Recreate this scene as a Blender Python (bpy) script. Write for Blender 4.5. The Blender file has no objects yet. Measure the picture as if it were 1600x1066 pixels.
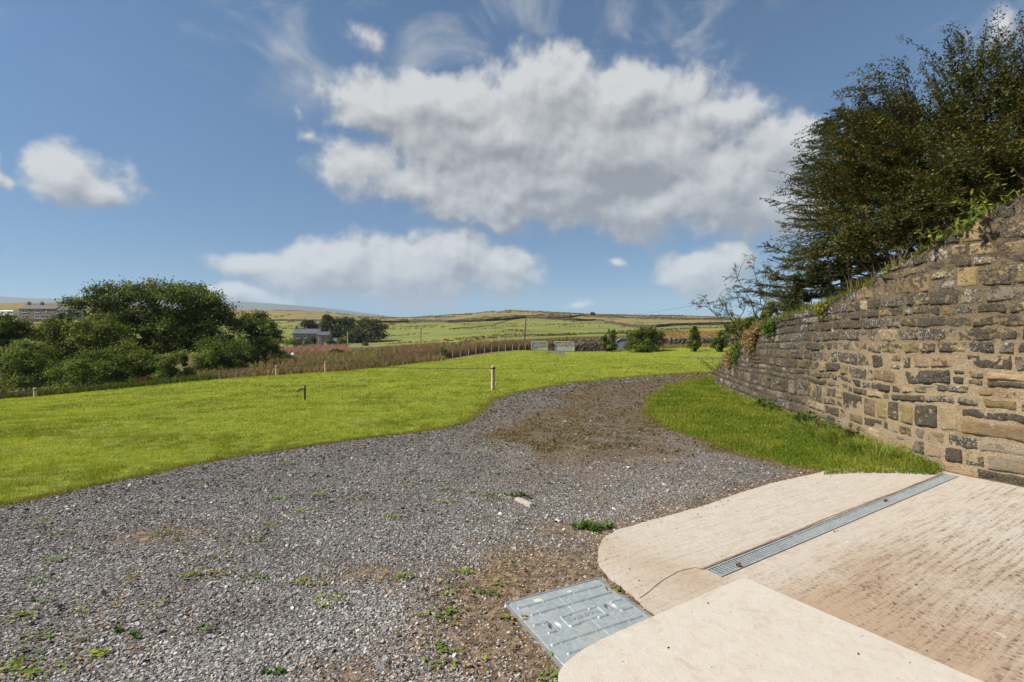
import bpy, math, random
import numpy as np
from mathutils import Vector
from mathutils.geometry import delaunay_2d_cdt

random.seed(7)
RNG = np.random.default_rng(7)
SC = bpy.context.scene
COL = SC.collection

# ------------------------------------------------------------------ camera
CAMZ = 1.5
FPX = 755.0                                   # focal length in pixels of the 1600 px wide photograph
cam_d = bpy.data.cameras.new('camera')
cam_d.sensor_width = 36.0
cam_d.lens = FPX / 1600.0 * 36.0
cam_d.clip_start = 0.05
cam_d.clip_end = 30000.0
cam = bpy.data.objects.new('camera', cam_d)
COL.objects.link(cam)
cam.location = (0, 0, CAMZ)
cam.rotation_euler = (math.radians(90), 0, 0)
SC.camera = cam

# ------------------------------------------------------------------ light
SUN_AZ, SUN_EL = math.radians(256), math.radians(45)      # azimuth clockwise from +Y
SUN_STRENGTH, SKY_STRENGTH, EXPOSURE = 4.3, 0.105, 0.96
CLOUD_LIT, CLOUD_DARK = 3.3, 1.35
SC.view_settings.view_transform = 'Standard'
SC.view_settings.look = 'None'
SC.view_settings.exposure = EXPOSURE
SC.view_settings.gamma = 1.0
SC.cycles.max_bounces = 6
SC.cycles.transparent_max_bounces = 8
SC.cycles.volume_bounces = 1
SC.cycles.use_denoising = True

sun_d = bpy.data.lights.new('sun', 'SUN')
sun_d.energy = SUN_STRENGTH
sun_d.angle = math.radians(2.5)
sun_d.color = (1.0, 0.925, 0.82)
sun = bpy.data.objects.new('sun', sun_d)
COL.objects.link(sun)
sdir = Vector((math.sin(SUN_AZ) * math.cos(SUN_EL), math.cos(SUN_AZ) * math.cos(SUN_EL), math.sin(SUN_EL)))
sun.rotation_euler = sdir.to_track_quat('Z', 'Y').to_euler()
sun.location = sdir * 60


# ------------------------------------------------------------------ node helpers
def N(nt, typ, ins=None, **props):
    n = nt.nodes.new(typ)
    for k, v in props.items():
        setattr(n, k, v)
    for k, v in (ins or {}).items():
        s = n.inputs[k]
        if isinstance(v, bpy.types.NodeSocket):
            nt.links.new(v, s)
        else:
            s.default_value = v
    return n


def math_(nt, op, a, b=None, c=None, clamp=False):
    ins = {0: a}
    if b is not None:
        ins[1] = b
    if c is not None:
        ins[2] = c
    n = N(nt, 'ShaderNodeMath', ins, operation=op)
    n.use_clamp = clamp
    return n.outputs[0]


def vmath(nt, op, a, b=None):
    ins = {0: a}
    if b is not None:
        ins[1] = b
    n = N(nt, 'ShaderNodeVectorMath', ins, operation=op)
    return n.outputs['Value'] if op in ('LENGTH', 'DOT_PRODUCT') else n.outputs[0]


def smooth(nt, x, lo, hi, a=0.0, b=1.0):
    n = N(nt, 'ShaderNodeMapRange', {'Value': x, 'From Min': lo, 'From Max': hi, 'To Min': a, 'To Max': b},
          interpolation_type='SMOOTHSTEP')
    return n.outputs[0]


def mixc(nt, f, a, b, blend='MIX'):
    n = nt.nodes.new('ShaderNodeMix')
    n.data_type = 'RGBA'
    n.blend_type = blend
    for i, v in ((0, f), (6, a), (7, b)):
        if isinstance(v, bpy.types.NodeSocket):
            nt.links.new(v, n.inputs[i])
        elif i == 0:
            n.inputs[0].default_value = v
        else:
            n.inputs[i].default_value = tuple(v) + ((1.0,) if len(v) == 3 else ())
    return n.outputs[2]


def noise(nt, vec, scale, detail=4.0, rough=0.55, dist=0.0):
    n = N(nt, 'ShaderNodeTexNoise', {'Vector': vec, 'Scale': scale, 'Detail': detail, 'Roughness': rough,
                                     'Distortion': dist})
    return n.outputs['Fac']


# ------------------------------------------------------------------ sky
def px_dir(px, py):
    u, v = (px - 800) / FPX, (533 - py) / FPX
    return math.atan(u), math.atan(v / math.sqrt(1 + u * u))


CLOUDS = [  # centre px, py, radius x, y, weight
    (590, 152, 115, 44, 1.1), (700, 158, 120, 46, 1.1), (865, 146, 130, 58, 1.1), (990, 156, 150, 56, 1.1),
    (1100, 182, 110, 42, 1.0), (790, 210, 230, 70, 1.3), (950, 240, 230, 90, 1.4), (860, 285, 250, 60, 1.2),
    (570, 250, 105, 48, .85), (640, 285, 130, 40, .85), (790, 318, 180, 40, 1.0), (1010, 318, 230, 55, 1.1),
    (1140, 300, 150, 80, 1.15), (1205, 255, 80, 72, 1.2), (1215, 330, 120, 55, 1.2), (480, 200, 40, 26, .45),
    (420, 408, 95, 28, .9), (520, 422, 140, 42, 1.2), (640, 430, 140, 55, 1.3), (705, 402, 85, 52, 1.4),
    (780, 425, 80, 48, 1.0), (600, 460, 200, 25, .6),
    (130, 268, 85, 55, 1.0), (165, 290, 60, 38, .9), (-5, 262, 35, 25, .7),
    (1090, 425, 85, 38, 1.0), (1150, 410, 60, 34, .9), (1130, 445, 110, 25, .6),
    (960, 415, 40, 18, .5), (390, 464, 100, 24, .9), (330, 452, 40, 16, .6), (900, 470, 140, 14, .3),
    (440, 78, 85, 48, .30), (570, 62, 140, 48, .34),
    (1540, 50, 120, 70, .42), (780, 345, 60, 24, .7),
]


def build_world():
    w = bpy.data.worlds.new('World')
    SC.world = w
    w.use_nodes = True
    nt = w.node_tree
    nt.nodes.clear()
    g = bpy.data.node_groups.new('cloud_density', 'ShaderNodeTree')
    g.interface.new_socket('P', in_out='INPUT', socket_type='NodeSocketVector')
    g.interface.new_socket('D', in_out='OUTPUT', socket_type='NodeSocketFloat')
    gi, go = g.nodes.new('NodeGroupInput'), g.nodes.new('NodeGroupOutput')
    P = gi.outputs[0]
    wn = N(g, 'ShaderNodeTexNoise', {'Vector': P, 'Scale': 7.0, 'Detail': 3.0})
    wv = vmath(g, 'SUBTRACT', wn.outputs['Color'], (0.5, 0.5, 0.5))
    wv = vmath(g, 'MULTIPLY', wv, (0.16, 0.10, 0.0))
    PW = vmath(g, 'ADD', P, wv)
    d = None
    for (px, py, rx, ry, wt) in CLOUDS:
        az, el = px_dir(px, py)
        u = (px - 800) / FPX
        kx = rx / FPX / (1 + u * u)
        ky = ry / FPX / math.sqrt(1 + u * u)
        q = vmath(g, 'SUBTRACT', PW, (az, el, 0))
        q = vmath(g, 'MULTIPLY', q, (1 / kx, 1 / ky, 0))
        q = vmath(g, 'LENGTH', q)
        q = math_(g, 'MULTIPLY_ADD', q, -max(wt, .95), wt)
        d = q if d is None else N(g, 'ShaderNodeMath', {0: d, 1: q, 2: 0.25}, operation='SMOOTH_MAX').outputs[0]
    f1 = noise(g, P, 8.0, 8.0, 0.62)
    f2 = noise(g, P, 26.0, 8.0, 0.62)
    f = math_(g, 'MULTIPLY_ADD', f1, 1.7, -0.85)
    f = math_(g, 'MULTIPLY_ADD', f2, 0.62, f)
    f = math_(g, 'ADD', f, -0.325)
    g.links.new(math_(g, 'ADD', d, f), go.inputs[0])

    tc = nt.nodes.new('ShaderNodeTexCoord')
    sep = N(nt, 'ShaderNodeSeparateXYZ', {0: tc.outputs['Generated']})
    x, y, z = sep.outputs
    az = math_(nt, 'ARCTAN2', x, y)
    hyp = math_(nt, 'SQRT', math_(nt, 'ADD', math_(nt, 'MULTIPLY', x, x), math_(nt, 'MULTIPLY', y, y)))
    el = math_(nt, 'ARCTAN2', z, hyp)
    vec = N(nt, 'ShaderNodeCombineXYZ', {0: az, 1: el, 2: 0.0}).outputs[0]

    def dens(v):
        n = nt.nodes.new('ShaderNodeGroup')
        n.node_tree = g
        nt.links.new(v, n.inputs[0])
        return n.outputs[0]
    d0 = dens(vec)
    d1 = dens(vmath(nt, 'ADD', vec, (-0.020, 0.055, 0)))
    d2 = dens(vmath(nt, 'ADD', vec, (-0.010, 0.018, 0)))
    alpha = smooth(nt, d0, -0.14, 0.46)
    alpha = math_(nt, 'MULTIPLY', alpha, 0.97)
    wn_ = noise(nt, vmath(nt, 'MULTIPLY', vec, (4.2, 7.5, 1.0)), 1.0, 8, 0.6, 0.6)
    wisp = math_(nt, 'MULTIPLY', smooth(nt, wn_, 0.46, 0.72), smooth(nt, el, 0.36, 0.50, 0.0, 0.62))
    alpha = math_(nt, 'MAXIMUM', alpha, wisp)
    relief = math_(nt, 'SUBTRACT', d0, d2)
    body = smooth(nt, el, 0.04, 0.5, 0.42, 0.30)
    shade = smooth(nt, d1, -0.35, 1.7)
    shade = math_(nt, 'MULTIPLY_ADD', shade, 0.72, body)
    shade = math_(nt, 'SUBTRACT', shade, 0.12)
    shade = math_(nt, 'MULTIPLY_ADD', relief, -0.95, shade)
    edge = smooth(nt, d0, 0.0, 0.5, 0.25, 0.0)
    shade = math_(nt, 'ADD', shade, edge)
    shade = math_(nt, 'MAXIMUM', shade, 0.0)
    shade = math_(nt, 'MINIMUM', shade, 1.0)
    cl = mixc(nt, shade, tuple(CLOUD_LIT * c for c in (1.0, 0.995, 0.98)), tuple(CLOUD_DARK * c for c in (0.98, 1.0, 1.09)))
    sky = N(nt, 'ShaderNodeTexSky', sky_type='NISHITA')
    sky.sun_disc = False
    sky.sun_elevation = SUN_EL
    sky.sun_rotation = SUN_AZ
    sky.altitude = 200
    sky.air_density = 1.0
    sky.dust_density = 0.1
    sky.ozone_density = 1.6
    tint = mixc(nt, smooth(nt, el, 0.0, 0.55), (0.150, 0.250, 0.345), (0.33, 0.43, 0.49))
    skyc = mixc(nt, 1.0, sky.outputs[0], tint, 'MULTIPLY')
    c = mixc(nt, alpha, skyc, cl)
    bg = N(nt, 'ShaderNodeBackground', {'Color': c, 'Strength': SKY_STRENGTH})
    out = nt.nodes.new('ShaderNodeOutputWorld')
    nt.links.new(bg.outputs[0], out.inputs['Surface'])


build_world()


# ------------------------------------------------------------------ numpy noise
def _hash(ix, iy, iz, seed):
    h = (ix * 374761393 + iy * 668265263 + iz * 2147483647 + seed * 974634777) & 0xFFFFFFFF
    h = ((h ^ (h >> 13)) * 1274126177) & 0xFFFFFFFF
    return ((h ^ (h >> 16)) & 0xFFFF) / 65535.0


def vnoise(p, seed=0):
    p = np.asarray(p, float)
    i = np.floor(p).astype(np.int64)
    f = p - i
    f = f * f * (3 - 2 * f)
    r = 0
    for dx in (0, 1):
        for dy in (0, 1):
            for dz in (0, 1):
                w = (f[:, 0] if dx else 1 - f[:, 0]) * (f[:, 1] if dy else 1 - f[:, 1]) * (f[:, 2] if dz else 1 - f[:, 2])
                r = r + w * _hash(i[:, 0] + dx, i[:, 1] + dy, i[:, 2] + dz, seed)
    return r


def fbm(p, octaves=4, seed=0):
    p = np.asarray(p, float)
    if p.shape[1] == 2:
        p = np.c_[p, np.zeros(len(p))]
    a, t, r = 0.5, 0.0, 0.0
    for k in range(octaves):
        r = r + a * vnoise(p * 2 ** k, seed + k)
        t += a
        a *= 0.5
    return r / t


def sstep(x, a, b):
    t = np.clip((x - a) / (b - a), 0, 1)
    return t * t * (3 - 2 * t)


# ------------------------------------------------------------------ terrain heights
CTRL = []
for px in (-300, 0, 350, 800, 1250, 1700, 1950):
    for Y in (1.2, 2.2, 3.2, 4.4):
        CTRL.append((px, 533 + 755 * 1.5 / Y, Y))
CTRL += [
    (350, 533 + 1132.5 / 7, 7), (560, 686, 7.4), (800, 533 + 1132.5 / 8, 8), (1250, 533 + 1132.5 / 8, 8), (1700, 533 + 1132.5 / 8, 8),
    (900, 533 + 1132.5 / 13, 13), (1250, 533 + 1132.5 / 14, 14), (1700, 533 + 1132.5 / 14, 14), (700, 533 + 1132.5 / 12.5, 12.5),
    (1020, 587.5, 21), (1100, 582.5, 23), (1250, 580, 24), (1700, 580, 24), (800, 600, 17),
    # lawn falling away on the left
    (0, 718, 6.2), (0, 663, 10), (0, 640, 15), (0, 625, 22), (0, 628, 28), (0, 625, 45), (0, 590, 70),
    (-300, 720, 6.2), (-300, 668, 10), (-300, 640, 17), (-300, 640, 30), (-300, 620, 50),
    (200, 690, 7.3), (200, 628, 16), (200, 607, 25), (200, 611, 33), (200, 610, 45), (200, 580, 75),
    (370, 640, 11), (370, 607, 19), (370, 591, 28), (370, 593, 36), (370, 581, 60), (370, 560, 100),
    (510, 620, 14), (510, 596, 22), (510, 582, 31), (510, 582, 39), (510, 571, 62), (510, 556, 100), (490, 541, 180),
    (660, 586, 24), (660, 567, 40), (660, 566, 50), (660, 558, 75), (657, 541, 155),
    (740, 580, 27), (740, 557, 47), (740, 552, 60), (750, 541, 110), (830, 548, 55), (870, 549, 56), (820, 531, 130),
    (900, 573, 27), (960, 549, 55), (1080, 550, 50), (1140, 549, 47), (1100, 558, 42), (1100, 543, 56), (1250, 549, 47),
    (1700, 549, 47), (1250, 542, 58), (1700, 542, 58), (970, 545, 58),
    # hill
    (700, 525, 200), (700, 505, 330), (700, 500.5, 400), (700, 492, 560), (700, 505, 900),
    (900, 539, 90), (900, 520, 190), (900, 501, 330), (890, 496, 400), (890, 490, 520), (890, 505, 900),
    (780, 520, 200), (790, 487, 560), (1000, 506, 300), (1000, 494, 480), (1000, 505, 900), (820, 498, 360),
    (1100, 536, 80), (1100, 518, 150), (1100, 507, 260), (1100, 497, 450), (1100, 508, 900),
    (1400, 536, 80), (1400, 507, 260), (1400, 498, 450), (1400, 510, 900), (1900, 536, 80), (1900, 507, 260), (1900, 499, 450),
    (500, 521, 260), (500, 506, 345), (500, 500, 410), (500, 488, 600), (500, 505, 1000), (560, 493.5, 590), (600, 496, 590), (650, 495, 580),
    (350, 545, 180), (350, 503, 420), (350, 484.5, 640), (350, 500, 1000), (430, 486, 620),
    (60, 545, 130), (50, 519, 180), (70, 498, 232), (20, 476, 400), (100, 474, 400), (60, 490, 700),
    (-200, 545, 130), (-200, 498, 232), (-200, 477, 400), (-200, 490, 700), (200, 480, 450), (200, 540, 150), (200, 498, 260), (200, 492, 800),
]
for px in (-300, 200, 800, 1300, 1900):
    CTRL += [(px, 517, 2500), (px, 524, 9000)]
_C = np.array(CTRL, float)
_cu = np.c_[(_C[:, 0] - 800) / FPX * 1.6, np.log(_C[:, 2])]
_cs = (CAMZ - (_C[:, 1] - 533) / FPX * _C[:, 2]) / _C[:, 2]
_cs[np.abs(_cs) < 1e-3] = 0


def _phi(r):
    return np.sqrt(r * r + 0.05)


_M = _phi(np.linalg.norm(_cu[:, None] - _cu[None], axis=2))
_W = np.linalg.solve(np.block([[_M + 1e-4 * np.eye(len(_M)), np.ones((len(_M), 1))], [np.ones((1, len(_M))), np.zeros((1, 1))]]),
                     np.r_[_cs, 0.0])


def ground_z(X, Y):
    X = np.atleast_1d(np.asarray(X, float))
    Y = np.atleast_1d(np.asarray(Y, float))
    Yc = np.maximum(Y, 0.7)
    q = np.c_[np.clip(X / Yc, -1.6, 1.6) * 1.6, np.log(Yc)]
    s = np.empty(len(q))
    for i in range(0, len(q), 20000):
        k = q[i:i + 20000]
        s[i:i + 20000] = _phi(np.linalg.norm(k[:, None] - _cu[None], axis=2)) @ _W[:-1] + _W[-1]
    near = sstep(np.log(Yc), math.log(3.6), math.log(6.5))      # the yard itself is level
    z = s * np.maximum(Y, 0) * near
    far = sstep(Y, 130, 420)
    if far.any():
        q = np.c_[X, Y]
        z = z + far * ((fbm(q / 55.0, 4, 301) - .5) * 5.0 + (fbm(q / 14.0, 2, 305) - .5) * 1.2)
    return z


def gz(x, y):
    return float(ground_z([x], [y])[0])


def hit(px, py, ymin=1.5):
    """point of the terrain seen through a pixel of the photograph"""
    u, v = (px - 800) / FPX, (533 - py) / FPX
    Ys = np.exp(np.linspace(math.log(ymin), math.log(1500), 1200))
    d = ground_z(u * Ys, Ys) - (CAMZ + v * Ys)
    k = int(np.argmax(d > 0)) if (d > 0).any() else len(Ys) - 1
    if k == 0:
        return (u * Ys[0], Ys[0])
    a, b = d[k - 1], d[k]
    t = -a / (b - a + 1e-12)
    Y = Ys[k - 1] + t * (Ys[k] - Ys[k - 1])
    return (u * Y, Y)


def at(px, Y):
    """ground point at image column px and depth Y"""
    x = (px - 800) / FPX * Y
    return Vector((x, Y, gz(x, Y)))


# ------------------------------------------------------------------ mesh helpers
def mesh_obj(name, V, faces, mat, parent=None, col=None, smooth_=False):
    V = np.asarray(V, float)
    if parent is not None:
        V = V - np.array(parent.location)
    me = bpy.data.meshes.new(name)
    me.vertices.add(len(V))
    me.vertices.foreach_set('co', V.astype(np.float32).ravel())
    faces = [np.asarray(f, np.int32) for f in faces if len(f)]
    nl = sum(f.size for f in faces)
    nf = sum(len(f) for f in faces)
    me.loops.add(nl)
    me.loops.foreach_set('vertex_index', np.concatenate([f.ravel() for f in faces]))
    me.polygons.add(nf)
    tot = np.concatenate([np.full(len(f), f.shape[1], np.int32) for f in faces])
    me.polygons.foreach_set('loop_start', np.r_[0, np.cumsum(tot)[:-1]].astype(np.int32))
    me.polygons.foreach_set('loop_total', tot)
    me.polygons.foreach_set('use_smooth', np.full(nf, smooth_))
    if col is not None:
        col = np.asarray(col, np.float32)
        if col.shape[1] == 3:
            col = np.c_[col, np.ones(len(col), np.float32)]
        a = me.attributes.new('col', 'FLOAT_COLOR', 'POINT')
        a.data.foreach_set('color', col.astype(np.float32).ravel())
    me.update(calc_edges=True)
    me.validate()
    if mat is not None:
        me.materials.append(mat)
    o = bpy.data.objects.new(name, me)
    COL.objects.link(o)
    if parent is not None:
        o.parent = parent
    return o


class B:
    """collects pieces of one mesh"""

    def __init__(self):
        self.v, self.f, self.c, self.n = [], {}, [], 0

    def add(self, V, F, c=(1, 1, 1)):
        V = np.asarray(V, float)
        for f in F:
            f = np.asarray(f, np.int64)
            if f.ndim == 1:
                f = f[None]
            if len(f):
                self.f.setdefault(f.shape[1], []).append(f + self.n)
        c = np.asarray(c, float)
        self.c.append(np.broadcast_to(c[:3] if c.ndim == 1 else c[:, :3], (len(V), 3)))
        self.v.append(V)
        self.n += len(V)
        return self

    def box(self, c, s, rz=0.0, col=(1, 1, 1), top=1.0, R=None):
        x, y, z = np.array(s) / 2.0
        V = np.array([(-x, -y, -z), (x, -y, -z), (x, y, -z), (-x, y, -z),
                      (-x * top, -y * top, z), (x * top, -y * top, z), (x * top, y * top, z), (-x * top, y * top, z)])
        if R is None:
            ca, sa = math.cos(rz), math.sin(rz)
            R = np.array([(ca, -sa, 0), (sa, ca, 0), (0, 0, 1)])
        V = V @ np.asarray(R).T + np.array(c)
        return self.add(V, [np.array([(0, 3, 2, 1), (4, 5, 6, 7), (0, 1, 5, 4), (1, 2, 6, 5), (2, 3, 7, 6), (3, 0, 4, 7)])], col)

    def tube(self, pts, rad, n=6, col=(1, 1, 1), cap=True):
        pts = np.asarray(pts, float)
        k = len(pts)
        rad = np.broadcast_to(np.asarray(rad, float), (k,))
        t = np.gradient(pts, axis=0)
        t /= np.linalg.norm(t, axis=1)[:, None] + 1e-9
        ref = np.array((0, 0, 1.0)) if abs(t[:, 2]).mean() < 0.8 else np.array((1.0, 0, 0))
        a = np.cross(t, ref)
        a /= np.linalg.norm(a, axis=1)[:, None] + 1e-9
        b = np.cross(t, a)
        th = np.arange(n) / n * 2 * math.pi
        V = pts[:, None] + rad[:, None, None] * (a[:, None] * np.cos(th)[None, :, None] + b[:, None] * np.sin(th)[None, :, None])
        V = V.reshape(-1, 3)
        i = np.arange(k - 1)[:, None] * n + np.arange(n)[None]
        j = np.arange(k - 1)[:, None] * n + (np.arange(n)[None] + 1) % n
        F = [np.stack([i, j, j + n, i + n], -1).reshape(-1, 4)]
        if cap:
            F += [np.arange(n)[::-1][None], (np.arange(n) + (k - 1) * n)[None]]
        return self.add(V, F, col)

    def build(self, name, mat, parent=None, smooth_=False):
        return mesh_obj(name, np.concatenate(self.v), [np.concatenate(x) for x in self.f.values()], mat, parent,
                        np.concatenate(self.c), smooth_)


def tag(o, label=None, cat=None, group=None, kind=None):
    if label:
        o['label'] = label
    if cat:
        o['category'] = cat
    if group:
        o['group'] = group
    if kind:
        o['kind'] = kind
    return o


def empty(name, loc, label, cat, group=None):
    o = bpy.data.objects.new(name, None)
    o.empty_display_size = 0.2
    COL.objects.link(o)
    o.location = loc
    return tag(o, label, cat, group)


# ------------------------------------------------------------------ materials
def mat_new(name):
    m = bpy.data.materials.new(name)
    m.use_nodes = True
    nt = m.node_tree
    nt.nodes.clear()
    out = nt.nodes.new('ShaderNodeOutputMaterial')
    return m, nt, out


def principled(nt, out, color, rough=0.8, spec=0.25, metal=0.0, normal=None):
    ins = {'Base Color': color if isinstance(color, bpy.types.NodeSocket) else tuple(color) + (1,), 'Roughness': rough,
           'Specular IOR Level': spec, 'Metallic': metal}
    if normal is not None:
        ins['Normal'] = normal
    p = N(nt, 'ShaderNodeBsdfPrincipled', ins)
    nt.links.new(p.outputs[0], out.inputs['Surface'])
    return p


def bump(nt, h, strength=0.5, dist=0.02, prev=None):
    ins = {'Height': h, 'Strength': strength, 'Distance': dist}
    if prev is not None:
        ins['Normal'] = prev
    return N(nt, 'ShaderNodeBump', ins).outputs[0]


def attr(nt, name='col'):
    return N(nt, 'ShaderNodeAttribute', attribute_name=name).outputs['Color']


def geo_pos(nt):
    return nt.nodes.new('ShaderNodeNewGeometry').outputs['Position']


def scaled(nt, v, s):
    return vmath(nt, 'MULTIPLY', v, s)


def mat_leaf(name, trans=0.3, rough=0.55, spec=0.25):
    m, nt, out = mat_new(name)
    c = attr(nt)
    p = N(nt, 'ShaderNodeBsdfPrincipled', {'Base Color': c, 'Roughness': rough, 'Specular IOR Level': spec})
    tcol = mixc(nt, 1.0, c, (1.15, 1.25, 0.5), 'MULTIPLY')
    t = N(nt, 'ShaderNodeBsdfTranslucent', {'Color': tcol})
    mx = N(nt, 'ShaderNodeMixShader', {0: trans, 1: p.outputs[0], 2: t.outputs[0]})
    nt.links.new(mx.outputs[0], out.inputs['Surface'])
    return m


def mat_attr(name, rough=0.8, spec=0.2, metal=0.0, nscale=0.0, namp=0.3, bstr=0.0, bdist=0.01):
    """colour from the mesh, broken up by noise"""
    m, nt, out = mat_new(name)
    c = attr(nt)
    nrm = None
    if nscale:
        pos = geo_pos(nt)
        f = noise(nt, pos, nscale, 5.0, 0.65)
        g = smooth(nt, f, 0.25, 0.75, 1 - namp, 1 + namp)
        gg = N(nt, 'ShaderNodeCombineColor', {0: g, 1: g, 2: g}).outputs[0]
        c = mixc(nt, 1.0, c, gg, 'MULTIPLY')
        if bstr:
            nrm = bump(nt, f, bstr, bdist)
    principled(nt, out, c, rough, spec, metal, nrm)
    return m


def make_materials():
    M = {}
    M['leaf'] = mat_leaf('leaf', 0.32, 0.7, 0.10)
    M['dark_leaf'] = mat_leaf('dark_leaf', 0.2, 0.65, 0.12)
    M['grass'] = mat_leaf('grass', 0.35, 0.75, 0.06)
    M['bark'] = mat_attr('bark', 0.9, 0.1, 0, 14.0, 0.45, 0.6, 0.02)
    M['wood'] = mat_attr('wood', 0.8, 0.2, 0, 30.0, 0.25, 0.3, 0.004)
    M['paint'] = mat_attr('paint', 0.5, 0.3, 0, 3.0, 0.08)
    M['slate'] = mat_attr('slate', 0.6, 0.3, 0, 1.5, 0.25)
    M['masonry'] = mat_attr('masonry', 0.9, 0.1, 0, 1.6, 0.35, 0.5, 0.1)
    M['rock'] = mat_attr('rock', 0.85, 0.15, 0, 60.0, 0.35, 0.4, 0.004)
    M['rope'] = mat_attr('rope', 0.9, 0.1)
    M['glass'] = mat_attr('glass', 0.12, 0.5)
    m, nt, out = mat_new('stone_pile')
    pos = scaled(nt, geo_pos(nt), (1.0, 1.0, 2.1))
    ve = N(nt, 'ShaderNodeTexVoronoi', {'Vector': pos, 'Scale': 3.6}, feature='DISTANCE_TO_EDGE').outputs['Distance']
    vc = N(nt, 'ShaderNodeSeparateColor', {0: N(nt, 'ShaderNodeTexVoronoi', {'Vector': pos, 'Scale': 3.6}).outputs['Color']}).outputs[0]
    f = noise(nt, pos, 9.0, 5, 0.65)
    c = mixc(nt, vc, mixc(nt, 1.0, attr(nt), (0.5, 0.48, 0.46), 'MULTIPLY'), mixc(nt, 1.0, attr(nt), (1.5, 1.45, 1.4), 'MULTIPLY'))
    c = mixc(nt, smooth(nt, f, 0.4, 0.7, 0, 0.5), c, mixc(nt, 1.0, c, (0.5, 0.5, 0.5), 'MULTIPLY'))
    c = mixc(nt, smooth(nt, ve, 0.0, 0.07, 0.9, 0.0), c, (0.02, 0.018, 0.015))
    principled(nt, out, c, 0.92, 0.1, 0, bump(nt, math_(nt, 'ADD', smooth(nt, ve, 0.0, 0.12), f), 0.8, 0.06))
    M['stone_pile'] = m

    # galvanised steel with grime
    m, nt, out = mat_new('galvanised')
    pos = geo_pos(nt)
    v = N(nt, 'ShaderNodeTexVoronoi', {'Vector': pos, 'Scale': 55.0}).outputs['Color']
    v = N(nt, 'ShaderNodeSeparateColor', {0: v}).outputs[0]
    f = noise(nt, pos, 6.0, 6, 0.65)
    c = mixc(nt, v, (0.265, 0.30, 0.305), (0.35, 0.39, 0.39))
    c = mixc(nt, smooth(nt, f, 0.52, 0.72, 0.0, 0.55), c, (0.33, 0.30, 0.25))
    spots = noise(nt, pos, 24.0, 3, 0.5)
    c = mixc(nt, smooth(nt, spots, 0.68, 0.76, 0, 0.8), c, (0.50, 0.40, 0.30))
    c = mixc(nt, 1.0, c, attr(nt), 'MULTIPLY')
    r = smooth(nt, f, 0.3, 0.7, 0.42, 0.7)
    principled(nt, out, c, r, 0.4, 0.3, bump(nt, noise(nt, pos, 140.0, 3), 0.15, 0.002))
    M['galvanised'] = m

    # mown lawn sheet
    m, nt, out = mat_new('lawn')
    pos = geo_pos(nt)
    n1 = noise(nt, pos, 0.7, 4, 0.6)
    n2 = noise(nt, pos, 5.0, 5, 0.65)
    n3 = noise(nt, pos, 45.0, 4, 0.7)
    c = mixc(nt, smooth(nt, n1, 0.3, 0.7), (0.255, 0.305, 0.028), (0.345, 0.365, 0.046))
    c = mixc(nt, smooth(nt, n2, 0.36, 0.62, 0.9, 0.0), c, (0.135, 0.175, 0.016))
    c = mixc(nt, smooth(nt, n2, 0.60, 0.78, 0.0, 0.5), c, (0.40, 0.36, 0.085))
    c = mixc(nt, smooth(nt, n3, 0.35, 0.6, 0.55, 0.0), c, (0.085, 0.115, 0.012))
    c = mixc(nt, 1.0, c, attr(nt), 'MULTIPLY')
    nb = bump(nt, n3, 0.9, 0.05)
    nb = bump(nt, n2, 0.5, 0.08, nb)
    principled(nt, out, c, 0.9, 0.1, 0, nb)
    M['lawn'] = m

    # open ground: moor and pasture, base colour by zone in the mesh
    m, nt, out = mat_new('ground')
    pos = geo_pos(nt)
    c = attr(nt)
    n1 = noise(nt, pos, 0.035, 6, 0.62)
    n2 = noise(nt, scaled(nt, pos, (0.5, 1, 1)), 0.22, 6, 0.7)
    n3 = noise(nt, pos, 2.2, 5, 0.7)
    c = mixc(nt, smooth(nt, n1, 0.42, 0.66, 0, 0.6), c, mixc(nt, 1.0, c, (1.25, 1.02, 0.75), 'MULTIPLY'))
    n4 = noise(nt, scaled(nt, pos, (0.35, 1, 1)), 0.06, 7, 0.72)
    c = mixc(nt, smooth(nt, n4, 0.50, 0.62, 0, 0.75), c, mixc(nt, 1.0, c, (0.66, 0.56, 0.62), 'MULTIPLY'))
    c = mixc(nt, smooth(nt, n4, 0.40, 0.30, 0, 0.6), c, mixc(nt, 1.0, c, (1.2, 1.15, 1.1), 'MULTIPLY'))
    c = mixc(nt, smooth(nt, n2, 0.32, 0.52, 0.75, 0), c, mixc(nt, 1.0, c, (0.58, 0.58, 0.56), 'MULTIPLY'))
    c = mixc(nt, smooth(nt, n2, 0.56, 0.72, 0, 0.5), c, mixc(nt, 1.0, c, (1.3, 1.25, 1.3), 'MULTIPLY'))
    c = mixc(nt, smooth(nt, n3, 0.35, 0.6, 0.5, 0), c, mixc(nt, 1.0, c, (0.6, 0.62, 0.55), 'MULTIPLY'))
    principled(nt, out, c, 0.95, 0.05, 0, bump(nt, n2, 0.7, 1.2, bump(nt, n3, 0.5, 0.2)))
    M['ground'] = m

    # gravel sheet: chippings, brown fines and moss; mask in col: r fines, g moss, b compacted
    m, nt, out = mat_new('gravel')
    pos = geo_pos(nt)
    msk = N(nt, 'ShaderNodeSeparateColor', {0: attr(nt)})
    fines, moss, dusty = msk.outputs
    v1 = N(nt, 'ShaderNodeTexVoronoi', {'Vector': pos, 'Scale': 62.0, 'Randomness': 1.0})
    v2 = N(nt, 'ShaderNodeTexVoronoi', {'Vector': pos, 'Scale': 26.0, 'Randomness': 1.0})
    vr = N(nt, 'ShaderNodeSeparateColor', {0: v1.outputs['Color']}).outputs
    vr2 = N(nt, 'ShaderNodeSeparateColor', {0: v2.outputs['Color']}).outputs
    n1 = noise(nt, pos, 3.0, 5, 0.65)
    n2 = noise(nt, pos, 16.0, 5, 0.7)
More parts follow.
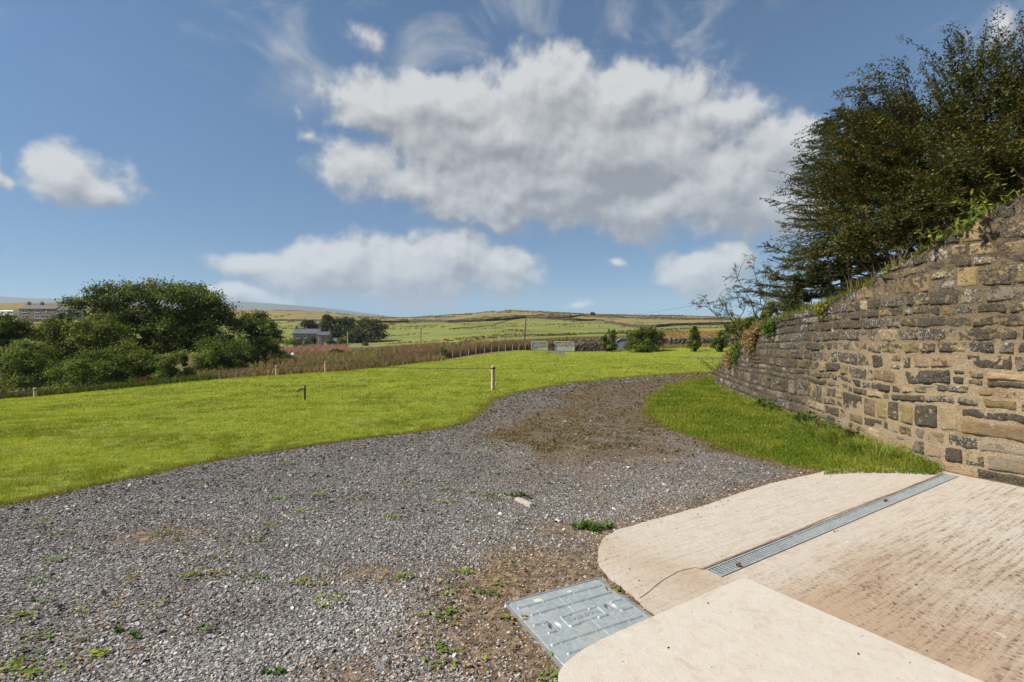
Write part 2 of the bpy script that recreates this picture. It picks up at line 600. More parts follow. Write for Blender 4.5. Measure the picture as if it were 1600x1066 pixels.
    n0 = noise(nt, pos, 0.8, 5, 0.6)
    c = mixc(nt, vr[0], (0.075, 0.07, 0.064), (0.23, 0.215, 0.195))
    c = mixc(nt, smooth(nt, vr2[0], 0.0, 0.6, 0.7, 0.0), c, (0.07, 0.068, 0.066))
    c = mixc(nt, smooth(nt, n0, 0.4, 0.65, 0, 0.3), c, (0.11, 0.105, 0.10))
    c = mixc(nt, smooth(nt, vr[1], 0.972, 0.98), c, (0.55, 0.52, 0.46))
    dmix = math_(nt, 'MULTIPLY', dusty, smooth(nt, n1, 0.35, 0.65, 0.15, 0.8))
    c = mixc(nt, dmix, c, (0.185, 0.14, 0.10))
    fm = math_(nt, 'ADD', fines, math_(nt, 'MULTIPLY_ADD', n2, 1.3, -0.65))
    fm = math_(nt, 'MULTIPLY', smooth(nt, fm, 0.3, 0.75), smooth(nt, fines, 0.02, 0.15))
    brown = mixc(nt, smooth(nt, n2, 0.35, 0.68), (0.055, 0.040, 0.027), (0.26, 0.185, 0.115))
    c = mixc(nt, fm, c, brown)
    mm = math_(nt, 'ADD', moss, math_(nt, 'MULTIPLY_ADD', noise(nt, pos, 11.0, 8, 0.82), 3.4, -1.7))
    mm = math_(nt, 'MULTIPLY', smooth(nt, mm, 0.38, 0.75), smooth(nt, moss, 0.02, 0.15))
    mossc = mixc(nt, smooth(nt, n1, 0.45, 0.7), (0.115, 0.082, 0.052), (0.155, 0.125, 0.055))
    c = mixc(nt, mm, c, mossc)
    hgt = math_(nt, 'ADD', math_(nt, 'MULTIPLY', v1.outputs['Distance'], math_(nt, 'MULTIPLY_ADD', fm, 0.85, -1.0)), math_(nt, 'MULTIPLY', n2, 0.7))
    principled(nt, out, c, 0.85, 0.2, 0, bump(nt, hgt, 0.9, 0.016, bump(nt, n1, 0.4, 0.05)))
    M['gravel'] = m

    # brushed concrete; col: r grooves amount, g dirt, b pale
    m, nt, out = mat_new('concrete')
    pos = geo_pos(nt)
    msk = N(nt, 'ShaderNodeSeparateColor', {0: attr(nt)})
    groove, dirt, pale = msk.outputs
    dx, dy = 0.853, 0.522                      # direction of the drain
    s = N(nt, 'ShaderNodeSeparateXYZ', {0: pos}).outputs
    along = math_(nt, 'ADD', math_(nt, 'MULTIPLY', s[0], dx), math_(nt, 'MULTIPLY', s[1], dy))
    across = math_(nt, 'ADD', math_(nt, 'MULTIPLY', s[0], -dy), math_(nt, 'MULTIPLY', s[1], dx))
    wob = noise(nt, pos, 1.6, 3, 0.5)
    across = math_(nt, 'MULTIPLY_ADD', wob, 0.035, across)
    streakv = N(nt, 'ShaderNodeCombineXYZ', {0: math_(nt, 'MULTIPLY', along, 2.2), 1: math_(nt, 'MULTIPLY', across, 34.0), 2: 0.0}).outputs[0]
    st = noise(nt, streakv, 1.0, 4, 0.6)
    tickv = N(nt, 'ShaderNodeCombineXYZ', {0: math_(nt, 'MULTIPLY', along, 48.0), 1: math_(nt, 'MULTIPLY', across, 30.0), 2: 0.0}).outputs[0]
    tk = noise(nt, tickv, 1.0, 3, 0.6)
    n1 = noise(nt, pos, 1.7, 5, 0.6)
    n2 = noise(nt, pos, 13.0, 6, 0.7)
    n3 = noise(nt, pos, 160.0, 3, 0.6)
    c = mixc(nt, n1, (0.395, 0.355, 0.298), (0.47, 0.43, 0.365))
    c = mixc(nt, math_(nt, 'MULTIPLY', pale, 0.7), c, (0.475, 0.44, 0.38))
    c = mixc(nt, smooth(nt, n2, 0.3, 0.55, 0.35, 0.0), c, (0.38, 0.29, 0.20))
    c = mixc(nt, smooth(nt, n2, 0.55, 0.8, 0.0, 0.5), c, (0.60, 0.55, 0.47))
    dm = math_(nt, 'MULTIPLY', dirt, smooth(nt, n1, 0.3, 0.6, 0.25, 1.0))
    c = mixc(nt, math_(nt, 'MULTIPLY', dm, 0.8), c, (0.31, 0.215, 0.135))
    gm = math_(nt, 'MULTIPLY', math_(nt, 'MULTIPLY', groove, smooth(nt, n1, 0.32, 0.6, 0.35, 1.0)), smooth(nt, st, 0.38, 0.54, 1.0, 0.0))
    c = mixc(nt, math_(nt, 'MULTIPLY', gm, 0.62), c, (0.22, 0.155, 0.10))
    tm = math_(nt, 'MULTIPLY', math_(nt, 'MULTIPLY', math_(nt, 'MULTIPLY_ADD', groove, 0.35, gm, clamp=True), smooth(nt, tk, 0.52, 0.60)), 0.9)
    c = mixc(nt, tm, c, (0.10, 0.07, 0.045))
    n5 = noise(nt, pos, 5.0, 8, 0.7, 0.8)
    c = mixc(nt, smooth(nt, n5, 0.56, 0.66, 0.0, 0.32), c, (0.30, 0.25, 0.185))
    c = mixc(nt, smooth(nt, n5, 0.40, 0.30, 0.0, 0.4), c, (0.54, 0.51, 0.45))
    c = mixc(nt, smooth(nt, n3, 0.60, 0.72, 0.0, 0.4), c, (0.22, 0.18, 0.135))
    pit = smooth(nt, noise(nt, pos, 48.0, 2, 0.5), 0.70, 0.76, 0, 0.6)
    c = mixc(nt, pit, c, (0.20, 0.155, 0.11))
    h = math_(nt, 'ADD', math_(nt, 'MULTIPLY', math_(nt, 'MULTIPLY_ADD', tk, 0.6, st), math_(nt, 'MULTIPLY', groove, 1.0)), math_(nt, 'MULTIPLY', n3, 0.14))
    h = math_(nt, 'ADD', h, math_(nt, 'MULTIPLY', n2, 0.25))
    principled(nt, out, c, 0.9, 0.15, 0, bump(nt, h, 0.8, 0.02))
    M['concrete'] = m

    # retaining wall: per stone tint in rgb, soot crust in alpha-like second attribute
    m, nt, out = mat_new('wall_stone')
    pos = geo_pos(nt)
    c = attr(nt)
    cr = N(nt, 'ShaderNodeSeparateColor', {0: attr(nt, 'crust')}).outputs   # r crust amount, g lichen, b mortar
    n1 = noise(nt, pos, 4.0, 6, 0.68)
    n2 = noise(nt, pos, 16.0, 6, 0.72)
    n3 = noise(nt, pos, 60.0, 5, 0.7)
    c = mixc(nt, smooth(nt, n2, 0.35, 0.65, 0.0, 0.7), c, mixc(nt, 1.0, c, (1.35, 1.28, 1.2), 'MULTIPLY'))
    c = mixc(nt, smooth(nt, n1, 0.50, 0.68, 0.0, 0.6), c, (0.27, 0.18, 0.075))
    k = math_(nt, 'ADD', cr[0], math_(nt, 'MULTIPLY_ADD', n1, 2.0, -1.0))
    k = math_(nt, 'ADD', k, math_(nt, 'MULTIPLY_ADD', n2, 2.6, -1.3))
    k = math_(nt, 'MULTIPLY', smooth(nt, k, 0.34, 0.66), smooth(nt, cr[0], 0.02, 0.1))
    crust = mixc(nt, smooth(nt, n3, 0.3, 0.7), (0.016, 0.015, 0.013), (0.13, 0.115, 0.09))
    c = mixc(nt, math_(nt, 'MULTIPLY', k, 0.93), c, crust)
    lk = math_(nt, 'ADD', cr[1], math_(nt, 'MULTIPLY_ADD', n2, 1.1, -0.55))
    sp = noise(nt, pos, 42.0, 5, 0.75)
    lk = math_(nt, 'ADD', lk, math_(nt, 'MULTIPLY_ADD', sp, 2.4, -1.2))
    lk = smooth(nt, lk, 0.46, 0.62)
    c = mixc(nt, math_(nt, 'MULTIPLY', lk, 0.85), c, (0.50, 0.485, 0.44))
    # round white lichen patches
    vo = N(nt, 'ShaderNodeTexVoronoi', {'Vector': pos, 'Scale': 3.1}, feature='F1')
    vr = N(nt, 'ShaderNodeSeparateColor', {0: vo.outputs['Color']}).outputs
    dd = math_(nt, 'ADD', vo.outputs['Distance'], math_(nt, 'MULTIPLY_ADD', n2, 0.06, -0.03))
    rr = math_(nt, 'MULTIPLY', smooth(nt, vr[0], 0.5, 1.0), 0.12)
    disc = smooth(nt, math_(nt, 'SUBTRACT', dd, rr), -0.02, 0.008, 1.0, 0.0)
    disc = math_(nt, 'MULTIPLY', disc, smooth(nt, vr[0], 0.5, 0.55))
    c = mixc(nt, math_(nt, 'MULTIPLY', disc, 0.85), c, (0.60, 0.58, 0.54))
    # sandy, crumbling mortar
    mort = math_(nt, 'MULTIPLY', cr[2], smooth(nt, n3, 0.42, 0.6, 0.0, 0.45))
    c = mixc(nt, mort, c, (0.15, 0.10, 0.06))
    h = math_(nt, 'ADD', math_(nt, 'MULTIPLY', n2, 1.0), math_(nt, 'MULTIPLY', n3, 0.8))
    principled(nt, out, c, 0.95, 0.06, 0, bump(nt, h, 1.0, 0.035))
    M['wall_stone'] = m

    # dark bottom of the drain
    M['drain_dark'] = mat_attr('drain_dark', 0.9, 0.1)
    return M


M = make_materials()


# ------------------------------------------------------------------ ground plan
def flat(px, py):
    Y = 1132.5 / (py - 533)
    return ((px - 800) / FPX * Y, Y)


def wobble(pts, step=0.12, amp=0.03, seed=0, closed=False):
    """subdivide a polyline and roughen it"""
    out = []
    pts = [np.array(p, float) for p in pts]
    n = len(pts)
    for i in range(n if closed else n - 1):
        a, b = pts[i], pts[(i + 1) % n]
        L = np.linalg.norm(b - a)
        dist = max(2.0, np.linalg.norm((a + b) / 2))
        k = max(1, int(L / (step * max(1.0, dist / 5))))
        for j in range(k):
            out.append(a + (b - a) * j / k)
    if not closed:
        out.append(pts[-1])
    out = np.array(out)
    d = np.linalg.norm(out, axis=1)
    am = amp * np.maximum(1, d / 6)
    o = np.c_[fbm(out * 3.1, 3, seed) - .5, fbm(out * 3.1 + 40, 3, seed + 5) - .5] * 2
    o2 = np.c_[fbm(out * 0.8, 2, seed + 9) - .5, fbm(out * 0.8 + 40, 2, seed + 11) - .5] * 2
    return out + (o + o2 * 1.2) * am[:, None]


# wall line: x, y, height of the top
WALL = np.array([(6.9, 1.4, 3.9), (6.3, 2.6, 3.6), (5.75, 3.8, 3.3), (5.24, 4.95, 3.0), (4.97, 5.7, 2.64), (5.06, 7.0, 2.27), (5.22, 8.3, 2.1),
                 (5.6, 10, 1.98), (5.85, 11.5, 1.78), (6.1, 12.8, 1.5), (6.35, 14, 1.18), (6.7, 15.5, .72), (7.15, 17, .38), (8.3, 18.8, .25), (10.5, 20.3, .2)])


def catmull(P, n=24):
    P = np.vstack([2 * P[0] - P[1], P, 2 * P[-1] - P[-2]])
    out = []
    for i in range(1, len(P) - 2):
        t = np.linspace(0, 1, n, endpoint=False)[:, None]
        a, b, c, d = P[i - 1:i + 3]
        out.append(0.5 * (2 * b + (c - a) * t + (2 * a - 5 * b + 4 * c - d) * t ** 2 + (3 * b - a - 3 * c + d) * t ** 3))
    out.append(P[-2][None])
    return np.vstack(out)


WP = catmull(WALL)
_ws = np.r_[0, np.cumsum(np.linalg.norm(np.diff(WP[:, :2], axis=0), axis=1))]


def wall_at(s):
    x = np.interp(s, _ws, WP[:, 0])
    y = np.interp(s, _ws, WP[:, 1])
    t = np.interp(s, _ws, WP[:, 2])
    e = 0.15
    tx = np.interp(s + e, _ws, WP[:, 0]) - np.interp(s - e, _ws, WP[:, 0])
    ty = np.interp(s + e, _ws, WP[:, 1]) - np.interp(s - e, _ws, WP[:, 1])
    L = np.hypot(tx, ty) + 1e-9
    return x, y, t, -ty / L, tx / L           # point, top, outward normal (towards the yard)


edge_l = [(-14.0, -6.0), (-9.0, 0.5), (-6.6, 3.3)] + [flat(*p) for p in [
    (0, 790), (100, 768), (200, 748), (300, 727), (400, 709), (500, 694), (560, 686), (640, 677), (690, 671), (728, 662), (744, 650),
    (754, 637), (776, 623), (820, 611), (880, 600), (950, 592.5), (1020, 587), (1100, 582.5)]] + [(13.5, 24.5), (20, 24.5)]
edge_r = [(20, 21.8), (12.0, 21.3)] + [flat(*p) for p in [
    (1105, 588.5), (1062, 597), (1030, 611), (1010, 630), (1013, 648), (1042, 667), (1090, 687), (1130, 702), (1180, 716), (1235, 727), (1290, 735)]]
LAWN_EDGE = wobble(edge_l, 0.06, 0.055, 3)
VERGE_EDGE = wobble(edge_r, 0.06, 0.050, 8)
apron_edge = [flat(*p) for p in [(1457, 729), (1400, 729), (1330, 731), (1285, 738), (1220, 755), (1150, 776), (1080, 799), (1020, 814), (965, 830),
                                 (938, 848), (930, 880), (948, 905), (985, 935), (1012, 958)]]
APRON_EDGE = wobble(apron_edge, 0.022, 0.022, 15)
APRON_EDGE = APRON_EDGE + RNG.normal(size=APRON_EDGE.shape) * .0035
slab_l = [(0.20, 0.6), (0.185, 1.7)] + [flat(*p) for p in [(868, 1062), (880, 1047), (905, 1028), (940, 1008), (985, 988), (1030, 968), (1080, 950), (1125, 930), (1166, 912)]]
slab_r = [flat(*p) for p in [(1166, 912), (1330, 985), (1500, 1062)]] + [(3.2, 0.6)]
SLAB_L = wobble(slab_l, 0.022, 0.011, 21)
SLAB_L = SLAB_L + RNG.normal(size=SLAB_L.shape) * .002
SLAB_R = wobble(slab_r, 0.05, 0.003, 22)
wl = [(WP[i, 0] + 0.12, WP[i, 1]) for i in range(0, len(WP), 3)]
wl_apron = [p for p in wl if p[1] < 5.75]
wl_verge = [p for p in wl if p[1] > 5.55]

P_SLAB = np.vstack([SLAB_L[:-1], SLAB_R])
P_APRON = np.vstack([APRON_EDGE, [(0.85, 2.5), (0.5, 2.2), (0.6, 0.4), (7.5, 0.4)], np.array(wl_apron)])
P_VERGE = np.vstack([VERGE_EDGE, [flat(1287, 745), flat(1330, 742), flat(1400, 742), flat(1457, 745)], np.array(wl_verge)])
P_DRIVE = np.vstack([LAWN_EDGE, VERGE_EDGE, [(7.5, 5.6), (8.5, -6.0)]])
far_edge = [(-34, 11.5), (-23.5, 19)] + [(at(p, y).x, y) for p, y in [(0, 22), (200, 25), (370, 28), (510, 31), (660, 40), (740, 47), (812, 54.3), (830, 55.6),
            (898, 55.8), (945, 55.3), (1000, 56.6), (1080, 57.0), (1140, 56.5), (1250, 57)]] + [(50, 52), (45, 24.5), (20, 24.5)]
LAWN_FAR = wobble(far_edge, 0.5, 0.02, 31)
P_LAWN = np.vstack([LAWN_EDGE[::-1], [(-34, -6)], LAWN_FAR])


def gpt(px, py):
    return hit(px, py, 8)


P_TRACK = wobble([gpt(*p) for p in [(871, 547.5), (893, 546.6), (884, 549), (882, 551.5), (893, 554.5), (872, 554.2), (860, 552.8), (862, 550)]], 0.3, 0.01, 41, True)
P_STRIP = wobble([gpt(*p) for p in [(1055, 556.8), (1100, 557.4), (1150, 557.0), (1230, 557), (1230, 562), (1150, 561), (1110, 560.2), (1085, 558.8)]], 0.5, 0.008, 43, True)
# drain
DR_A, DR_B = np.array((1.286, 3.093)), np.array((4.88, 5.36))
DR_D = (DR_B - DR_A) / np.linalg.norm(DR_B - DR_A)
DR_N = np.array((-DR_D[1], DR_D[0]))
DR_L = float(np.linalg.norm(DR_B - DR_A))
DR_W = 0.135
P_DRAIN = np.array([DR_A - DR_N * DR_W / 2, DR_B - DR_N * DR_W / 2, DR_B + DR_N * DR_W / 2, DR_A + DR_N * DR_W / 2])
# inspection cover
MH_A = np.array((-0.045, 2.75))
MH_U = np.array((0.59, 0.293)) / np.linalg.norm((0.59, 0.293))
MH_V = np.array((MH_U[1], -MH_U[0]))
MH_W, MH_H = 0.66, 0.62
P_COVER = np.array([MH_A + MH_U * a * MH_W + MH_V * b * MH_H for a, b in ((0, 0), (1, 0), (1, 1), (0, 1))])

REGIONS = [('concrete_slab', P_SLAB, 0.034), ('drain', P_DRAIN, 0), ('cover', P_COVER, 0), ('concrete_apron', P_APRON, 0.016),
           ('grass_verge', P_VERGE, 0.008), ('gravel_drive', P_DRIVE, 0.0), ('gravel_track', P_TRACK, 0.0), ('side_track', P_STRIP, 0.0), ('lawn', P_LAWN, 0.006)]


def inside(P, poly):
    x, y = P[:, 0], P[:, 1]
    r = np.zeros(len(P), bool)
    a = poly
    b = np.roll(poly, -1, axis=0)
    for (x0, y0), (x1, y1) in zip(a, b):
        c = (y0 > y) != (y1 > y)
        if c.any():
            xs = x0 + (y - y0) * (x1 - x0) / (y1 - y0 + 1e-15)
            r ^= c & (x < xs)
    return r


def seg_dist(P, line):
    """distance from points to a polyline"""
    d = np.full(len(P), 1e9)
    for a, b in zip(line[:-1], line[1:]):
        ab = b - a
        t = np.clip(((P - a) @ ab) / (ab @ ab + 1e-12), 0, 1)
        d = np.minimum(d, np.linalg.norm(P - (a + t[:, None] * ab), axis=1))
    return d


def region_of(P):
    r = np.full(len(P), -1)
    for i, (_, poly, _) in enumerate(REGIONS):
        m = (r < 0) & inside(P, poly)
        r[m] = i
    return r


def ground_zone(X, Y):
    """base colour of open ground by place"""
    px = 800 + FPX * np.clip(X / np.maximum(Y, 1), -1.7, 1.7)
    c = np.tile(np.array((0.185, 0.205, 0.060)), (len(X), 1))
    wy = np.interp(px, [-300, 120, 250, 350, 500, 700, 830, 960, 1040, 1120, 1900], [300, 300, 380, 410, 410, 400, 362, 312, 300, 268, 260])

    def put(col, m):
        c[:] = c * (1 - m[:, None]) + np.array(col) * m[:, None]
    put((0.225, 0.19, 0.085), sstep(Y, wy * 0.985, wy * 1.015))                                   # moor above the wall
    put((0.20, 0.15, 0.07), sstep(Y, wy * 1.25, wy * 1.5) * 0.5)
    put((0.27, 0.185, 0.075), sstep(px, 1005, 1045) * (1 - sstep(Y, 150, 190)) * sstep(Y, 55, 60))      # rough brown moor right
    put((0.12, 0.085, 0.035), sstep(px, 700, 780) * (1 - sstep(px, 1000, 1040)) * sstep(Y, 70, 85) * (1 - sstep(Y, 120, 150)))
    scrub = (1 - sstep(px, 800, 850)) * (1 - sstep(Y, 120, 150))
    put((0.20, 0.145, 0.07), scrub)
    put((0.10, 0.105, 0.035), (1 - sstep(px, 250, 380)) * (1 - sstep(Y, 120, 150)))
    put((0.20, 0.185, 0.05), (1 - sstep(px, 110, 140)) * sstep(Y, 150, 165) * (1 - sstep(Y, 300, 330)))
    put((0.17, 0.19, 0.03), sstep(px, 945, 965) * (1 - sstep(Y, 57.5, 59.5)) * sstep(Y, 40, 50))
    return c


def build_ground():
    pts, edges = [], []

    def add_poly(poly):
        n0 = len(pts)
        pts.extend(map(tuple, poly))
        edges.extend((n0 + i, n0 + (i + 1) % len(poly)) for i in range(len(poly)))
    for _, poly, _ in REGIONS:
        add_poly(poly)
    us = np.linspace(-1.75, 1.75, 96)
    Ls = np.concatenate([np.arange(math.log(1.6), math.log(700), 0.036), np.arange(math.log(700), math.log(12000), 0.12)])
    gu, gl = np.meshgrid(us, Ls)
    gu = gu + RNG.uniform(-.012, .012, gu.shape)
    G = np.c_[(gu * np.exp(gl)).ravel(), np.exp(gl).ravel()]
    th = np.linspace(0, 2 * math.pi, 40, endpoint=False)
    back = [(r * math.sin(t), r * math.cos(t)) for r in (2, 8, 40, 200, 1500, 9000) for t in th if abs(((t + math.pi) % (2 * math.pi)) - math.pi) > 1.15]
    pts.extend(map(tuple, G))
    pts.extend(back)
    V, E, F, *_ = delaunay_2d_cdt([Vector(p) for p in pts], edges, [], 0, 1e-5)
    V = np.array([(v.x, v.y) for v in V])
    F = np.array([f for f in F if len(f) == 3])
    cen = V[F].mean(axis=1)
    reg = region_of(cen)
    Z = ground_z(V[:, 0], V[:, 1])

    for i, (name, poly, off) in list(enumerate(REGIONS)) + [(-1, ('ground', None, 0.0))]:
        f = F[reg == i]
        if name in ('drain', 'cover') or not len(f):
            continue
        a, b, c = (V[f[:, k]] for k in range(3))
        cr = (b[:, 0] - a[:, 0]) * (c[:, 1] - a[:, 1]) - (b[:, 1] - a[:, 1]) * (c[:, 0] - a[:, 0])
        f[cr < 0] = f[cr < 0][:, ::-1]
        used, inv = np.unique(f, return_inverse=True)
        f = inv.reshape(-1, 3)
        P = V[used]
        z = Z[used] + off
        VV = np.c_[P, z]
        faces = [f]
        if off > 0:                                      # a real edge down to the ground around raised sheets
            e = np.concatenate([f[:, [0, 1]], f[:, [1, 2]], f[:, [2, 0]]])
            key = np.sort(e, axis=1)
            _, idx, cnt = np.unique(key, axis=0, return_index=True, return_counts=True)
            e = e[idx[cnt == 1]]
            lo = VV.copy()
            lo[:, 2] -= off + 0.03
            n = len(VV)
            VV = np.vstack([VV, lo])
            faces.append(np.c_[e[:, 1], e[:, 0], e[:, 0] + n, e[:, 1] + n])
            P = np.vstack([P, P])
        col = np.ones((len(VV), 3))
        if name == 'ground':
            col = ground_zone(P[:, 0], P[:, 1])
            mat = M['ground']
        elif name in ('gravel_drive', 'gravel_track', 'side_track'):
            mat = M['gravel']
            col = drive_mask(P) if name == 'gravel_drive' else np.tile((0, 0.1, 0.1), (len(P), 1))
        elif name == 'concrete_apron':
            mat = M['concrete']
            d = (P - DR_A) @ DR_N
            s = (P - DR_A) @ DR_D
            right = sstep(-d, 0.12, 0.55)
            col = np.c_[right * sstep(s, -0.2, 0.5) * (0.75 + .25 * sstep(-d, .6, 1.6)) + (1 - right) * 0.28,
                        right * (1 - sstep(s, 0.6, 2.6)) + np.exp(-np.abs(d) / 0.09) * 0.5 + 0.6 * np.exp(-((s + .25) / .25) ** 2), 0.15 + 0 * s]
        elif name == 'concrete_slab':
            mat = M['concrete']
            col = np.tile((0.0, 0.02, 1.0), (len(P), 1))
        else:
            mat = M['lawn']
            if name == 'grass_verge':
                col = np.tile((0.52, 0.66, 0.6), (len(P), 1))
        o = mesh_obj(name, VV, faces, mat, None, col, smooth_=name in ('lawn', 'ground', 'gravel_drive', 'grass_verge'))
        tag(o, kind='structure')


def drive_mask(P):
    X, Y = P[:, 0], P[:, 1]
    cov = P_COVER.mean(axis=0)
    d = np.hypot(X - cov[0] + .12, (Y - cov[1] - .1))
    fines = 1 - sstep(d, 0.45, 1.15)
    d2 = seg_dist(P, APRON_EDGE)
    fines = np.maximum(fines, (1 - sstep(d2, 0.03, 0.35)) * 0.75)
    for (px, py, r) in ((590, 893, .22), (760, 900, .3), (820, 862, .3), (700, 1000, .25), (250, 835, .3), (880, 830, .25), (1070, 798, .3), (540, 1050, .15)):
        c = np.array(flat(px, py))
        fines = np.maximum(fines, 0.72 * np.exp(-(((X - c[0]) / (r * 1.7)) ** 2 + ((Y - c[1]) / r) ** 2)))
    # grassy crown between the wheel tracks further up
    px = 800 + FPX * X / np.maximum(Y, .5)
    py = 533 + 1132.5 / np.maximum(Y, .5)
    px = px + (fbm(P * .9, 3, 44) - .5) * 190
    ctr = np.interp(py, [583, 600, 620, 650, 690, 720, 760], [1110, 1000, 930, 905, 900, 890, 880])
    wd = np.interp(py, [583, 600, 620, 650, 690, 720], [60, 110, 120, 110, 120, 100])
    moss = np.exp(-((px - ctr) / (wd * 1.15)) ** 4) * (1 - sstep(py, 690, 770)) * 0.95
    de = seg_dist(P, LAWN_EDGE[::3])
    moss = np.maximum(moss, (1 - sstep(de, 0.02, 0.25 + .03 * Y)) * 0.5)
    dv = seg_dist(P, VERGE_EDGE[::3])
    moss = np.maximum(moss, (1 - sstep(dv, 0.02, 0.4 + .03 * Y)) * 0.8)
    moss = moss * (0.45 + 1.0 * (fbm(P * 1.3, 4, 5)))
    trk = np.exp(-((px - ctr + wd * .95) / (wd * .28)) ** 2) + np.exp(-((px - ctr - wd * .25) / (wd * .2)) ** 2) * .4
    moss = moss * (1 - .8 * np.clip(trk, 0, 1))
    moss = np.maximum(moss, 0.30 * sstep(fbm(P * 1.3 + 7, 3, 12), .52, .75))
    dusty = np.exp(-((px - 960) / 260) ** 2 - ((py - 715) / 90) ** 2) * 1.0 + .12
    return np.clip(np.c_[fines, moss, dusty], 0, 1)


build_ground()


# ------------------------------------------------------------------ far hills
def far_hill(name, prof, Y, depth, col):
    pxs = np.array([p[0] for p in prof], float)
    pys = np.array([p[1] for p in prof], float)
    xs = np.linspace(pxs[0], pxs[-1], 90)
    # smooth the outline
    ys = np.interp(xs, pxs, pys)
    ys = np.convolve(np.pad(ys, 3, mode='edge'), np.ones(7) / 7, 'valid')
    rows = []
    for t, h in ((0, 0.0), (.25, .35), (.5, .72), (.75, .94), (1, 1.0), (1.4, .8), (2, 0.0)):
        yy = Y + depth * (t - 1)
        X = (xs - 800) / FPX * Y
        zt = CAMZ + (533 - ys) / FPX * Y
        n = (fbm(np.c_[X / 400, np.full(len(X), t * 4)], 4, 3) - .5) * 60 * (h > 0) * (h < 1)
        zb = 30.0
        rows.append(np.c_[X, np.full(len(X), yy), zb + (zt - zb) * h + n])
    V = np.concatenate(rows)
    n = len(xs)
    i = np.arange(n - 1)
    F = np.concatenate([np.c_[r * n + i, r * n + i + 1, (r + 1) * n + i + 1, (r + 1) * n + i] for r in range(len(rows) - 1)])
    o = mesh_obj(name, V, [F], M['ground'], None, np.tile(col, (len(V), 1)), True)
    tag(o, kind='structure')


far_hill('far_hill', [(-500, 470), (-250, 458), (-80, 460), (0, 461.5), (30, 465), (60, 468.5), (90, 466), (110, 467), (160, 470), (220, 472), (300, 470),
                      (360, 470), (420, 474), (480, 478.5), (530, 483.5), (560, 487.5), (600, 493), (650, 500)], 5200, 1500, (0.10, 0.11, 0.06))


